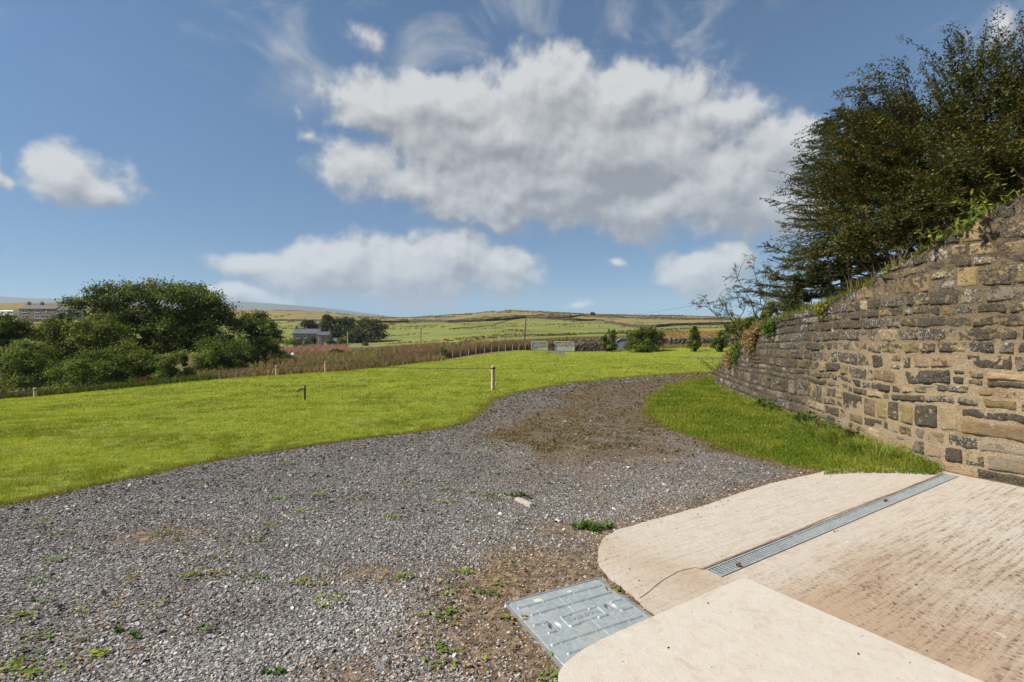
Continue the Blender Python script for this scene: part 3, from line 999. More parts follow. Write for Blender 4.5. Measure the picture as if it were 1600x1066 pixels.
# ------------------------------------------------------------------ retaining wall
def build_wall():
    rng = np.random.default_rng(11)
    smax = _ws[-1]
    root = empty('retaining_wall', (5.0, 5.7, 0), 'tall curved retaining wall of blackened sandstone blocks at the right, lichen spotted, sloping down to the lawn', 'wall')
    bank = []                                         # stones: s0, s1, z0, z1
    z = -0.12
    while z < 4.0:
        h = rng.choice([.08, .11, .145, .18, .225, .285], p=[.10, .20, .25, .22, .15, .08]) * rng.uniform(.93, 1.07)
        s = -rng.uniform(0, .4)
        while s < smax:
            w = min(.62, max(.12, rng.lognormal(math.log(.27), .45)))
            if h > .2:
                w = max(w, .22)
            if h > .17 and rng.random() < .22:         # course split in two thin stones
                k = rng.uniform(.4, .6) * h
                bank.append((s, s + w, z, z + k))
                if rng.random() < .5 and w > .4:
                    q = s + w * rng.uniform(.35, .65)
                    bank += [(s, q, z + k, z + h), (q, s + w, z + k, z + h)]
                else:
                    bank.append((s, s + w, z + k, z + h))
            else:
                bank.append((s, s + w, z, z + h))
            s += w
        z += h
    b_v, b_f, b_c, b_k = [], [], [], []
    n0 = 0
    for (s0, s1, z0, z1) in bank:
        sm = (s0 + s1) / 2
        x, y, top, *_ = wall_at(sm)
        if z0 > top - .03:
            continue
        near = sm < 9.5
        step = .019 if near else .032
        nu, nv = max(4, int((s1 - s0) / step)), max(4, int((z1 - z0) / step))
        u, v = np.meshgrid(np.linspace(0, 1, nu + 1), np.linspace(0, 1, nv + 1))
        u, v = u.ravel(), v.ravel()
        wide = (1.0 - .6 * sstep(sm, 6.5, 9.5)) * (1 - .5 * sstep(z0, .9, 1.7))
        jl, jr = rng.uniform(.003, .024, 2) * wide
        jb, jt = rng.uniform(.001, .016, 2) * wide
        S = s0 + jl + u * (s1 - s0 - jl - jr)
        Zz = z0 + jb + v * (z1 - z0 - jb - jt)
        sd = int(rng.integers(1e6))
        # irregular outline
        pj = np.c_[S * 6, Zz * 6, np.full(len(S), sd % 97)]
        amp = .050
        S2 = S + (fbm(pj, 3, 1) - .5) * amp
        Z2 = Zz + (fbm(pj + 31, 3, 2) - .5) * amp * .8 + .10 * (fbm(np.c_[S * .9, Zz * 1.1], 2, 77) - .5)
        ed = np.minimum(np.minimum(u, 1 - u) * (s1 - s0), np.minimum(v, 1 - v) * (z1 - z0))
        cx = np.minimum(u, 1 - u) * (s1 - s0)
        cy = np.minimum(v, 1 - v) * (z1 - z0)
        rc = min(.04, .22 * (z1 - z0))
        corner = np.clip(rc - cx, 0, None) ** 2 + np.clip(rc - cy, 0, None) ** 2
        prof = sstep(ed, 0, .013) * (1 - .9 * sstep(np.sqrt(corner), rc * .75, rc * 1.3))
        proud = rng.uniform(.002, .020) * (1 - .35 * sstep(sm, 6.0, 9.0))
        rough = (fbm(np.c_[S * 9, Zz * 9, np.full(len(S), sd % 89)], 4, 3) - .5) * .045 + (fbm(np.c_[S * 30, Zz * 30, np.full(len(S), 3.)], 3, 5) - .5) * .018
        tilt = (u - .5) * rng.uniform(-.02, .02) + (v - .5) * rng.uniform(-.02, .015)
        D = -.02 + prof * (proud + .02 + rough + tilt)
        xx, yy, tt, nx, ny = wall_at(S2)
        Z2 = np.minimum(Z2, tt + .03 * (fbm(np.c_[S * 4, S * 0], 2, 6) - .5))
        V = np.c_[xx + nx * D, yy + ny * D, Z2]
        i, j = np.meshgrid(np.arange(nu), np.arange(nv))
        a = (j * (nu + 1) + i).ravel()
        F = np.c_[a, a + 1, a + nu + 2, a + nu + 1] + n0
        # colour: tan near the yard, blackened towards the far end and the top
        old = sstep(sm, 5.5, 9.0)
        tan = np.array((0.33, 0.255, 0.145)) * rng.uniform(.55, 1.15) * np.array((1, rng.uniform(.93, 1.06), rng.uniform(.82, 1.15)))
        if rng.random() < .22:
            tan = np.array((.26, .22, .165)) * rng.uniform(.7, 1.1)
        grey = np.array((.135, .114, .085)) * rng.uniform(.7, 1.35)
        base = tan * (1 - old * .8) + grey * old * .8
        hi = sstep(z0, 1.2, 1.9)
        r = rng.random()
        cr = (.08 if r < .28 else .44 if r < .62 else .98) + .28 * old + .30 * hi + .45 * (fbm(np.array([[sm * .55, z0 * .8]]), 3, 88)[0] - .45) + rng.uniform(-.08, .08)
        lich = (.03 + .22 * (rng.random() < .33) + .10 * hi + .05 * old + rng.uniform(0, .10))
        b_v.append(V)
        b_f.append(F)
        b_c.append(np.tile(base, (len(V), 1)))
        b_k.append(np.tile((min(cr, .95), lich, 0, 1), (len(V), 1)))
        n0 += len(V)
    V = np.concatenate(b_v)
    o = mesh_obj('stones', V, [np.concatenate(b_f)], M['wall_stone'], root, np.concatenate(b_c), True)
    a = o.data.attributes.new('crust', 'FLOAT_COLOR', 'POINT')
    a.data.foreach_set('color', np.concatenate(b_k).astype(np.float32).ravel())

    # mortar bed behind the faces, wall top and the earth side
    ss = np.arange(0, smax, .05)
    rows, cols, crs = [], [], []
    x, y, t, nx, ny = wall_at(ss)
    for k in range(46):
        zz = np.minimum(-.15 + k * .09, t - .0)
        d = .001 - .007 * sstep(ss, 5.5, 9.0) + (fbm(np.c_[ss * 7, zz * 7], 3, 15) - .5) * .022
        rows.append(np.c_[x + nx * d, y + ny * d, zz])
        o_ = sstep(ss, 5.5, 9.5)[:, None]
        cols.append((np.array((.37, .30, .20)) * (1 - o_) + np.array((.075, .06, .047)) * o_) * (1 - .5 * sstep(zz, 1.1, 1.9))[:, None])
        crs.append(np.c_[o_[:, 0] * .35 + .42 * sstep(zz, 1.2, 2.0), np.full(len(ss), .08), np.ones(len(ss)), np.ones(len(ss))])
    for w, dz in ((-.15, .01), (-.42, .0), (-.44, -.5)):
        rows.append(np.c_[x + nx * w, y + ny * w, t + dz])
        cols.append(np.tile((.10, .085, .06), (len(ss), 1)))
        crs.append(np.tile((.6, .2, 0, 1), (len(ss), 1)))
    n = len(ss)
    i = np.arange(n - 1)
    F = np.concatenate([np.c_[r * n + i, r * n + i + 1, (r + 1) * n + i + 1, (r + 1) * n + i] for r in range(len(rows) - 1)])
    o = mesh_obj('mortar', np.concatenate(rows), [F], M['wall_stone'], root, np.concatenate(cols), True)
    a = o.data.attributes.new('crust', 'FLOAT_COLOR', 'POINT')
    a.data.foreach_set('color', np.concatenate(crs).astype(np.float32).ravel())


build_wall()

BANK_C = np.array((17.0, 9.5))


def bank_pt(s, t):
    x, y, top, nx, ny = wall_at(s)
    L = np.hypot(BANK_C[0] - x, BANK_C[1] - y)
    X = x + (BANK_C[0] - x) * t
    Y = y + (BANK_C[1] - y) * t
    Z = top - .03 + (3.3 - top) * sstep(t, 0.0, 0.85) * .9 + .12 * (fbm(np.c_[X * 1.3, Y * 1.3], 3, 9) - .5) * sstep(t * L, 0, 1)
    return np.c_[X, Y, Z]


def build_bank():
    ss = np.linspace(0.2, _ws[-1], 130)
    ts = np.concatenate([[0.02], np.linspace(.035, 1, 36)])
    V = np.concatenate([bank_pt(ss, t) for t in ts])
    n = len(ss)
    i = np.arange(n - 1)
    F = np.concatenate([np.c_[r * n + i, (r + 1) * n + i, (r + 1) * n + i + 1, r * n + i + 1] for r in range(len(ts) - 1)])[:, ::-1]
    c = np.tile((.085, .085, .03), (len(V), 1)) * (0.6 + .8 * fbm(V * 2, 3, 4))[:, None]
    tag(mesh_obj('bank', V, [F], M['ground'], None, c, True), kind='structure')


build_bank()


def bank_z(x, y):
    best = None
    ss = np.linspace(0.2, _ws[-1], 160)
    P = np.concatenate([bank_pt(ss, t) for t in np.linspace(.02, .95, 40)])
    k = np.argmin((P[:, 0] - x) ** 2 + (P[:, 1] - y) ** 2)
    return float(P[k, 2])


# ------------------------------------------------------------------ drain and inspection cover
def build_drain():
    c3 = lambda a, d, z: (*(DR_A + DR_D * a + DR_N * d), z)
    ang = math.atan2(DR_D[1], DR_D[0])
    root = empty('drain_channel', c3(0, 0, 0.016), 'long galvanised channel drain with slotted grates let into the concrete', 'drain')
    b = B()
    b.box(c3(DR_L / 2, 0, -.10), (DR_L, DR_W, .02), ang, (.02, .02, .02))
    for sd in (-1, 1):
        b.box(c3(DR_L / 2, sd * (DR_W / 2 - .003), -.04), (DR_L, .006, .104), ang, (.05, .05, .05))
    b.build('channel', M['drain_dark'], root)
    k = 4
    sec = DR_L / k
    z = .0115
    for q in range(k):
        g = B()
        a0, a1 = q * sec + .002, (q + 1) * sec - .002
        for sd in (-1, 1):
            g.box(c3((a0 + a1) / 2, sd * (DR_W / 2 - .016), z), (a1 - a0, .013, .009), ang)
        for aa in (a0 + .006, a1 - .006):
            g.box(c3(aa, 0, z - .0004), (.012, DR_W - .04, .009), ang)
        nb = int((a1 - a0 - .03) / .030)
        for i in range(nb):
            aa = a0 + .02 + (i + .5) * (a1 - a0 - .04) / nb
            g.box(c3(aa, 0, z - .0008), (.0105, DR_W - .034, .007), ang)
        g.build('grate', M['galvanised'], root)
    lf = B()
    for (a, d, s, r) in ((.22, -.035, .045, .5),):
        pts = []
        for t in np.linspace(0, 1, 7):
            w = math.sin(math.pi * min(1, t * .97 + .02)) * s * .38
            pts.append((t * s - s / 2, w, .010 + .012 * abs(t - .5) + .006))
            pts.append((t * s - s / 2, 0, .004 + .010 * (t - .5) ** 2))
            pts.append((t * s - s / 2, -w, .012 + .008 * t))
        P = np.array(pts)
        ca, sa = math.cos(r), math.sin(r)
        P = np.c_[P[:, 0] * ca - P[:, 1] * sa, P[:, 0] * sa + P[:, 1] * ca, P[:, 2]] + np.array(c3(a, d, z + .003))
        F = []
        for i in range(6):
            F += [(3 * i, 3 * i + 3, 3 * i + 4, 3 * i + 1), (3 * i + 1, 3 * i + 4, 3 * i + 5, 3 * i + 2)]
        lf.add(P, [np.array(F)], (.22, .095, .035))
    tag(lf.build('dead_leaf', M['leaf']), 'curled brown dead leaf lying on the near end of the drain grate', 'leaf')
    tw = B()
    p0 = np.array(c3(2.55, .01, z + .008))
    tw.tube([p0, p0 + (.02, .012, .01), p0 + (.045, .01, .002)], [.006, .009, .003], 5, (.05, .03, .02))
    tag(tw.build('twig', M['bark']), 'small dark bit of twig lying halfway along the drain grate', 'twig')


build_drain()


def build_cover():
    U, Vv = MH_U, MH_V
    ang = math.atan2(U[1], U[0])
    DROP = .015
    c3 = lambda a, b, z: (*(MH_A + U * a + Vv * b), z - DROP)
    root = empty('inspection_cover', c3(0, 0, 0), 'rectangular galvanised inspection cover with two lifting handles set in the gravel beside the concrete', 'manhole cover')
    fr = B()
    t = .012
    for (a, b, sx, sy) in ((MH_W / 2, t / 2, MH_W, t), (MH_W / 2, MH_H - t / 2, MH_W, t), (t / 2, MH_H / 2, t, MH_H - 2 * t), (MH_W - t / 2, MH_H / 2, t, MH_H - 2 * t)):
        fr.box(c3(a, b, .002), (sx, sy, .05), ang, (.75, .72, .68))
    fr.box(c3(MH_W / 2, MH_H / 2, -.03), (MH_W - .03, MH_H - .03, .02), ang, (.2, .2, .2))
    fr.build('frame', M['galvanised'], root)
    # plate as a height field with pressed ribs and recesses
    nx, ny = 220, 206
    w, h = MH_W - 2 * t - .008, MH_H - 2 * t - .008
    u, v = np.meshgrid(np.linspace(0, w, nx), np.linspace(0, h, ny))
    rc = .022
    z = np.full(u.shape, .026)

    def ridge(u0, u1, v0, v1, wd, amp):
        L = math.hypot(u1 - u0, v1 - v0)
        dx, dy = (u1 - u0) / L, (v1 - v0) / L
        s = np.clip((u - u0) * dx + (v - v0) * dy, 0, L)
        d = np.hypot(u - u0 - s * dx, v - v0 - s * dy)
        return amp * (1 - sstep(d, wd * .45, wd))
    lines = np.linspace(.075, h - .06, 6)
    for k, vv in enumerate(lines):
        off = .035 if k % 2 else 0
        if k in (2, 3):
            segs = ((.03 + off, .10), (.20, .25), (w - .25, w - .20), (w - .10, w - .03))
        else:
            segs = ((.03 + off, w - .04 + off * .2),)
        for (a, b) in segs:
            if b > a:
                z = np.maximum(z, .026 + ridge(a, min(b, w - .03), vv, vv, .0085, .0085))
        for q in np.arange(.08 + off, w - .06, .105):
            if k not in (2, 3) or q < .1 or q > w - .12:
                z = np.maximum(z, .026 + ridge(q, q, vv, vv + .009, .006, .0035))
    cx, cy = w / 2, h / 2
    bw, bh = .12, .045
    for seg in ((cx - bw, cx + bw, cy - bh, cy - bh), (cx - bw, cx + bw, cy + bh, cy + bh), (cx - bw, cx - bw, cy - bh, cy + bh), (cx + bw, cx + bw, cy - bh, cy + bh)):
        z = np.maximum(z, .026 + ridge(*seg, .006, .0055))
    z = np.maximum(z, .026 + ridge(cx - .02, cx - .02, 0.09, cy - bh, .0035, .003))
    z = np.maximum(z, .026 + ridge(cx + .02, cx + .02, cy + bh, h - .03, .0035, .003))
    for (hu, hv) in ((.125, h * .5 + .01), (w - .125, h * .5 - .01)):
        d = np.hypot((u - hu) / .036, (v - hv) / .046)
        z -= .020 * (1 - sstep(d, .35, 1.0))
    z += (fbm(np.c_[u.ravel() * 14, v.ravel() * 14], 3, 3).reshape(u.shape) - .5) * .0022
    uu = np.array(u)
    vv = np.array(v)
    # rounded corners
    for (cu, cv, su, sv) in ((rc, rc, -1, -1), (w - rc, rc, 1, -1), (rc, h - rc, -1, 1), (w - rc, h - rc, 1, 1)):
        m = ((u - cu) * su > 0) & ((v - cv) * sv > 0)
        du, dv = (u - cu)[m], (v - cv)[m]
        L = np.maximum(np.abs(du), np.abs(dv)) / (np.hypot(du, dv) + 1e-9)
        uu[m] = cu + du * L
        vv[m] = cv + dv * L
    o0 = t + .004
    XY = MH_A + (uu.ravel() + o0)[:, None] * U + (vv.ravel() + o0)[:, None] * Vv
    V = np.c_[XY, z.ravel() - DROP]
    i, j = np.meshgrid(np.arange(nx - 1), np.arange(ny - 1))
    a = (j * nx + i).ravel()
    F = np.c_[a, a + nx, a + nx + 1, a + 1]
    bd = np.concatenate([np.arange(nx), np.arange(1, ny) * nx + nx - 1, (ny - 1) * nx + np.arange(nx - 2, -1, -1), np.arange(ny - 2, 0, -1) * nx])
    lo = V[bd].copy()
    lo[:, 2] = .004 - DROP
    n = len(V)
    V = np.vstack([V, lo])
    q = np.arange(len(bd))
    q2 = (q + 1) % len(bd)
    F2 = np.c_[bd[q], bd[q2], n + q2, n + q]
    col = np.ones((len(V), 3))
    # two pale stickers left on the metal
    for (a0, b0, sa, sb) in ((.17, .035, .045, .030), (.385, .022, .03, .012)):
        m = (np.abs(uu.ravel() - a0) < sa / 2) & (np.abs(vv.ravel() - b0 - .02) < sb / 1.2)
        col[:n][m] = (1.75, 1.62, 1.5)
    mesh_obj('plate', V, [F, F2], M['galvanised'], root, col, True)
    for (hu, hv) in ((.125, h * .5 + .01), (w - .125, h * .5 - .01)):
        hb = B()
        pc = np.array(c3(hu + o0, hv + o0, .022))
        d3 = np.array((Vv[0], Vv[1], 0))
        for sgn in (-1, 1):
            n3 = np.array((U[0], U[1], 0)) * .0032 * sgn
            hb.tube([pc - d3 * .052 + n3, pc - d3 * .03 + (0, 0, .006) + n3, pc + d3 * .03 + (0, 0, .006) + n3, pc + d3 * .052 + n3], .0038, 6, (.85, .82, .76))
        hb.build('handle', M['galvanised'], root)
    cu = bpy.data.curves.new('lettering', 'FONT')
    cu.body = 'CLARK DRAIN'
    cu.size = .034
    cu.extrude = .0012
    cu.align_x = 'CENTER'
    cu.align_y = 'CENTER'
    to = bpy.data.objects.new('lettering', cu)
    COL.objects.link(to)
    bpy.context.view_layer.update()
    me = bpy.data.meshes.new_from_object(to.evaluated_get(bpy.context.evaluated_depsgraph_get()))
    bpy.data.objects.remove(to)
    P = np.array([v.co[:] for v in me.vertices])
    faces = {}
    for p in me.polygons:
        faces.setdefault(len(p.vertices), []).append(list(p.vertices))
    P[:, 0] *= .95
    ctr = MH_A + U * (cx + o0) + Vv * (cy + o0)
    W = np.c_[ctr[0] + P[:, 0] * U[0] - P[:, 1] * Vv[0], ctr[1] + P[:, 0] * U[1] - P[:, 1] * Vv[1], .0272 - DROP + P[:, 2]]
    mesh_obj('lettering', W, [np.array(f) for f in faces.values()], M['galvanised'], root, np.tile((.8, .8, .78), (len(W), 1)))


build_cover()


# ------------------------------------------------------------------ foliage helpers
def unit(v):
    return v / (np.linalg.norm(v, axis=-1, keepdims=True) + 1e-9)


def rand_dirs(n, rng):
    return unit(rng.normal(size=(n, 3)))


def leaf_cards(Bd, P, T, Nn, L, Wd, col):
    """rhombic leaves: base point P, direction T, normal Nn"""
    T = unit(T)
    S = unit(np.cross(T, Nn))
    L = np.broadcast_to(L, (len(P),))[:, None]
    Wd = np.broadcast_to(Wd, (len(P),))[:, None]
    V = np.stack([P, P + T * L * .45 + S * Wd * .5, P + T * L, P + T * L * .45 - S * Wd * .5], 1).reshape(-1, 3)
    F = np.arange(len(V)).reshape(-1, 4)
    Bd.add(V, [F], np.repeat(col, 4, axis=0))


def pick(pal, n, rng, jit=.2):
    pal = np.array(pal)
    return pal[rng.integers(len(pal), size=n)] * rng.uniform(1 - jit, 1 + jit, (n, 1))


def crown(Bd, clumps, n, size, pal, rng, sub=.30, nsub=26, fill=.25, up=.5, asp=.6):
    """clumps: (centre, (rx, ry, rz)); leaves gather in tufts near each clump's surface"""
    vol = np.array([c[1][0] * c[1][2] for c in clumps]) ** .9
    cnt = (n * vol / vol.sum()).astype(int)
    for (c, r), k in zip(clumps, cnt):
        c, r = np.array(c), np.array(r)
        ns = max(6, int(nsub * (r[0] * r[2]) ** .5))
        d = rand_dirs(ns, rng)
        d[:, 2] = np.where(d[:, 2] < -.35, -d[:, 2], d[:, 2])
        rad = np.where(rng.random(ns) < fill, rng.uniform(.3, .75, ns), rng.uniform(.72, 1.04, ns))
        sc = c + d * r * rad[:, None]
        scol = pick(pal, ns, rng, .32)
        i = rng.integers(ns, size=k)
        sg = sub * rng.uniform(.6, 1.25, ns)[i][:, None] * np.array((r.mean(), r.mean(), r.mean() * .7))
        P = sc[i] + rng.normal(size=(k, 3)) * sg * .55
        out = unit(P - c) + rand_dirs(k, rng) * .8 + np.array((0, 0, up))
        T = unit(rand_dirs(k, rng) + np.array((0, 0, -.15)))
        L = size * rng.uniform(.65, 1.35, k)
        leaf_cards(Bd, P, T, unit(out), L, L * asp, scol[i] * rng.uniform(.78, 1.22, (k, 1)))


def limb(Bd, a, b, r0, r1, rng, sag=.1, k=7, col=(.10, .08, .06), n=6):
    a, b = np.array(a, float), np.array(b, float)
    t = np.linspace(0, 1, k)[:, None]
    L = np.linalg.norm(b - a)
    w = np.cumsum(rng.normal(size=(k, 3)), axis=0) * L * .03
    w -= w[0] + (w[-1] - w[0]) * t
    P = a + (b - a) * t + w + np.array((0, 0, 1)) * (np.sin(t * math.pi) * sag * L)
    Bd.tube(P, np.linspace(r0, r1, k), n, col, cap=True)
    return P


def tree(name, base, clumps, n, size, pal, label, cat='tree', group=None, seed=1, trunk=.25, bark=(.11, .09, .065), mat='leaf', forks=None, **kw):
    """trunk with limbs into each clump, crown of leaf tufts. clump centres relative to the base"""
    rng = np.random.default_rng(seed)
    base = np.array(base, float)
    root = empty(name, base, label, cat, group)
    cl = [(base + np.array(c), r) for c, r in clumps]
    tb = B()
    top = max(c[2] for c, _ in cl)
    fork_z = base[2] + (top - base[2]) * .38
    fk = base + np.array((rng.uniform(-.1, .1), rng.uniform(-.1, .1), fork_z - base[2]))
    limb(tb, base - (0, 0, .3), fk, trunk, trunk * .75, rng, 0, 6, bark, 8)
    for c, r in cl:
        P = limb(tb, fk, c, trunk * .6, trunk * .15, rng, .05, 7, bark)
        for _ in range(4):
            d = rand_dirs(1, rng)[0]
            d[2] = abs(d[2])
            limb(tb, P[rng.integers(3, 6)], c + d * np.array(r) * .85, trunk * .2, trunk * .04, rng, .02, 5, bark, 5)
    tb.build('trunk', M['bark'], root)
    cb = B()
    crown(cb, cl, n, size, pal, rng, **kw)
    cb.build('crown', M[mat], root)
    return root


def at3(px, py, Y):
    return np.array(((px - 800) / FPX * Y, Y, CAMZ + (533 - py) / FPX * Y))


def tree_px(name, px, Y, blobs, n, size, pal, label, **kw):
    """blobs given as image ellipses (px, py, rx, ry[, depth shift]) at depth Y"""
    b = at(px, Y)
    cl = []
    for bl in blobs:
        x, y, rx, ry = bl[:4]
        dy = bl[4] if len(bl) > 4 else 0.0
        yy = Y + dy
        c = at3(x, y, yy)
        k = yy / FPX
        cl.append((c - np.array(b), (rx * k, max(rx, ry) * k * .9, ry * k)))
    return tree(name, b, cl, n, size, pal, label, **kw)


def blades(Bd, P, H, W, lean, col, rng, seg=1, dirn=None):
    n = len(P)
    th = rng.uniform(0, 2 * math.pi, n)
    S = np.c_[np.cos(th), np.sin(th), np.zeros(n)]
    a2 = rng.uniform(0, 2 * math.pi, n)
    Ld = np.c_[np.cos(a2), np.sin(a2), np.zeros(n)] if dirn is None else dirn
    H = np.broadcast_to(H, (n,))[:, None]
    W = np.broadcast_to(W, (n,))[:, None]
    ln = (np.broadcast_to(lean, (n,)) * rng.uniform(.2, 1.2, n))[:, None]
    tip = P + Ld * ln * H + np.array((0, 0, 1)) * H * np.sqrt(np.clip(1 - ln ** 2 * .6, .15, 1))
    if seg == 1:
        V = np.stack([P - S * W * .5, P + S * W * .5, tip], 1).reshape(-1, 3)
        Bd.add(V, [np.arange(3 * n).reshape(-1, 3)], np.repeat(col, 3, axis=0))
    else:
        mid = P + Ld * ln * H * .3 + np.array((0, 0, 1)) * H * .55
        V = np.stack([P - S * W * .5, P + S * W * .5, mid + S * W * .38, mid - S * W * .38, tip], 1).reshape(-1, 3)
        k = np.arange(n) * 5
        Bd.add(V, [np.c_[k, k + 1, k + 2, k + 3], np.c_[k + 3, k + 2, k + 4]], np.repeat(col, 5, axis=0))


# ------------------------------------------------------------------ lawn grass
def build_lawn_grass():
    rng = np.random.default_rng(21)
    n = 640000
    px = rng.uniform(-260, 1150, n)
    L = rng.uniform(math.log(3.6), math.log(56), n)
    Y = np.exp(L)
    X = (px - 800) / FPX * Y
    P2 = np.c_[X, Y]
    m = inside(P2, P_LAWN)
    P2 = P2[m]
    Y = P2[:, 1]
    f = fbm(P2 * 1.1, 4, 61)
    f2 = fbm(P2 * 5, 3, 62)
    keep = rng.random(len(P2)) < .25 + .95 * sstep(f2, .35, .65)
    P2, Y, f, f2 = P2[keep], Y[keep], f[keep], f2[keep]
    Z = ground_z(P2[:, 0], P2[:, 1]) + .004
    sc = np.maximum(1, Y / 6)
    H = (.022 + .022 * rng.random(len(Y)) + .025 * sstep(f2, .45, .7)) * (.85 + .15 * np.minimum(sc, 5))
    W = .0055 * sc
    c1, c2, c3 = np.array((.255, .30, .032)), np.array((.365, .375, .062)), np.array((.43, .37, .14))
    t = sstep(f, .3, .7)[:, None]
    col = c1 * (1 - t) + c2 * t
    dry = (rng.random(len(Y)) < .10)[:, None]
    col = np.where(dry, c3, col) * rng.uniform(.75, 1.2, (len(Y), 1)) * (.70 + .50 * sstep(fbm(P2 * np.array((.9, 1.6)) + 9, 4, 66), .3, .66))[:, None]
    b = B()
    # ragged fringe creeping over the edge of the gravel
    k = 52000
    i = rng.integers(len(LAWN_EDGE), size=k)
    E = LAWN_EDGE[i]
    E = E[(E[:, 1] > 3.4) & (E[:, 1] < 24)]
    E = E + rng.normal(size=E.shape) * (.015 + .075 * fbm(E * 2.3, 2, 17) ** 1.5)[:, None] * np.maximum(1, E[:, 1:2] / 9)
    fc = pick([(.22, .27, .025), (.17, .22, .022), (.30, .23, .09), (.20, .14, .06), (.36, .31, .09)], len(E), rng, .25)
    blades(b, np.c_[E, ground_z(E[:, 0], E[:, 1])], rng.uniform(.018, .05, len(E)) * np.maximum(1, E[:, 1] / 12), .0055 * np.maximum(1, E[:, 1] / 7), 1.0, fc, rng)
    blades(b, np.c_[P2, Z], H, W, .75, col, rng)
    tag(b.build('lawn_grass', M['grass']), 'short mown bright green grass of the lawn left of the drive', kind='stuff')


build_lawn_grass()


def build_verge_grass():
    rng = np.random.default_rng(22)
    b = B()
    # short sward
    n = 150000
    px = rng.uniform(1000, 1470, n)
    Y = np.exp(rng.uniform(math.log(5.0), math.log(20), n))
    P2 = np.c_[(px - 800) / FPX * Y, Y]
    P2 = P2[inside(P2, P_VERGE)]
    d = seg_dist(P2, WP[::6, :2])
    f = fbm(P2 * 2.2, 3, 71)
    near = 1 - sstep(d, .15, .75)
    sc = np.maximum(1, P2[:, 1] / 6)
    H = (.022 + .022 * rng.random(len(P2)) + .03 * sstep(f, .5, .75)) + near * (.02 + .07 * rng.random(len(P2)))
    t = sstep(f, .3, .7)[:, None]
    col = (np.array((.135, .185, .020)) * (1 - t) + np.array((.235, .255, .036)) * t) * rng.uniform(.55, 1.3, (len(P2), 1))
    blades(b, np.c_[P2, np.full(len(P2), .015)], H, .006 * sc, .7, col, rng, 2)
    E = VERGE_EDGE[rng.integers(len(VERGE_EDGE), size=14000)]
    E = E[(E[:, 1] > 4) & (E[:, 0] < 11)]
    E = E + rng.normal(size=E.shape) * (.02 + .04 * fbm(E * 2.3, 2, 18))[:, None] * np.maximum(1, E[:, 1:2] / 9)
    fc = pick([(.20, .24, .025), (.15, .20, .022), (.28, .20, .08), (.20, .13, .06), (.32, .27, .08)], len(E), rng, .25)
    blades(b, np.c_[E, np.zeros(len(E))], rng.uniform(.018, .055, len(E)), .006 * np.maximum(1, E[:, 1] / 7), 1.0, fc, rng)
    # long tussocks against the wall
    for k in range(95):
        s = rng.uniform(5.1, 14.0) if k > 26 else rng.uniform(4.75, 7.2)
        x, y, t_, nx, ny = wall_at(s)
        off = rng.uniform(.06, .42)
        c = np.array((x + nx * off, y + ny * off))
        if not inside(c[None], P_VERGE)[0]:
            continue
        m = int(rng.integers(110, 230))
        P = c + rng.normal(size=(m, 2)) * .065
        a = unit(P - c + 1e-5)
        h = rng.uniform(.10, .23) * (1.1 if s < 7 else .8)
        cc = pick([(.16, .24, .022), (.23, .28, .035), (.12, .19, .02), (.34, .29, .10)], m, rng, .25)
        blades(b, np.c_[P, np.full(m, .01)], h * rng.uniform(.5, 1.15, m), .007, .9, cc, rng, 2, np.c_[a, np.zeros(m)])
    tag(b.build('verge_grass', M['grass']), 'rough green grass growing thick at the foot of the stone wall', kind='stuff')

    # broad leaved weeds in the grass below the wall
    spots = [('low broad leaved weeds with reddish leaves in the verge, middle of the wall foot', 1305, .12, .5), ('bright green nettle clump at the wall foot beyond the reddish weeds', 1262, .10, .45),
             ('small patch of weeds in the verge nearest the far curve of the wall', 1200, .16, .5)]
    for i, (lab, px, off, r) in enumerate(spots):
        ss = np.linspace(3, 14, 300)
        x, y, t_, nx, ny = wall_at(ss)
        k = np.argmin(np.abs(800 + FPX * (x + nx * .15) / (y + ny * .15) - px))
        c = np.array((x[k] + nx[k] * .2, y[k] + ny[k] * .2, .02))
        tang = np.array((-ny[k], nx[k], 0))
        root = empty('weed', c, lab, 'weed', 'weeds below the wall')
        lb, sb = B(), B()
        for q in range(34):
            p = c + tang * rng.normal() * r * .55 + np.array((nx[k], ny[k], 0)) * rng.normal() * .07
            h = rng.uniform(.10, .27)
            sb.tube([p, p + (rng.normal() * .02, rng.normal() * .02, h)], [.004, .002], 4, (.10, .12, .03))
            m = 12
            d = rand_dirs(m, rng)
            d[:, 2] = np.abs(d[:, 2]) * .3
            pal = [(.07, .11, .02), (.12, .17, .03), (.16, .075, .03)] if i == 0 else [(.06, .11, .02), (.12, .18, .03)]
            leaf_cards(lb, p + np.c_[np.zeros((m, 2)), rng.uniform(.3, 1, m) * h], d, np.tile((0, 0, 1.), (m, 1)) + rand_dirs(m, rng) * .4,
                       rng.uniform(.05, .10, m), .045, pick(pal, m, rng))
        sb.build('stem', M['leaf'], root)
        lb.build('leaves', M['leaf'], root)


build_verge_grass()


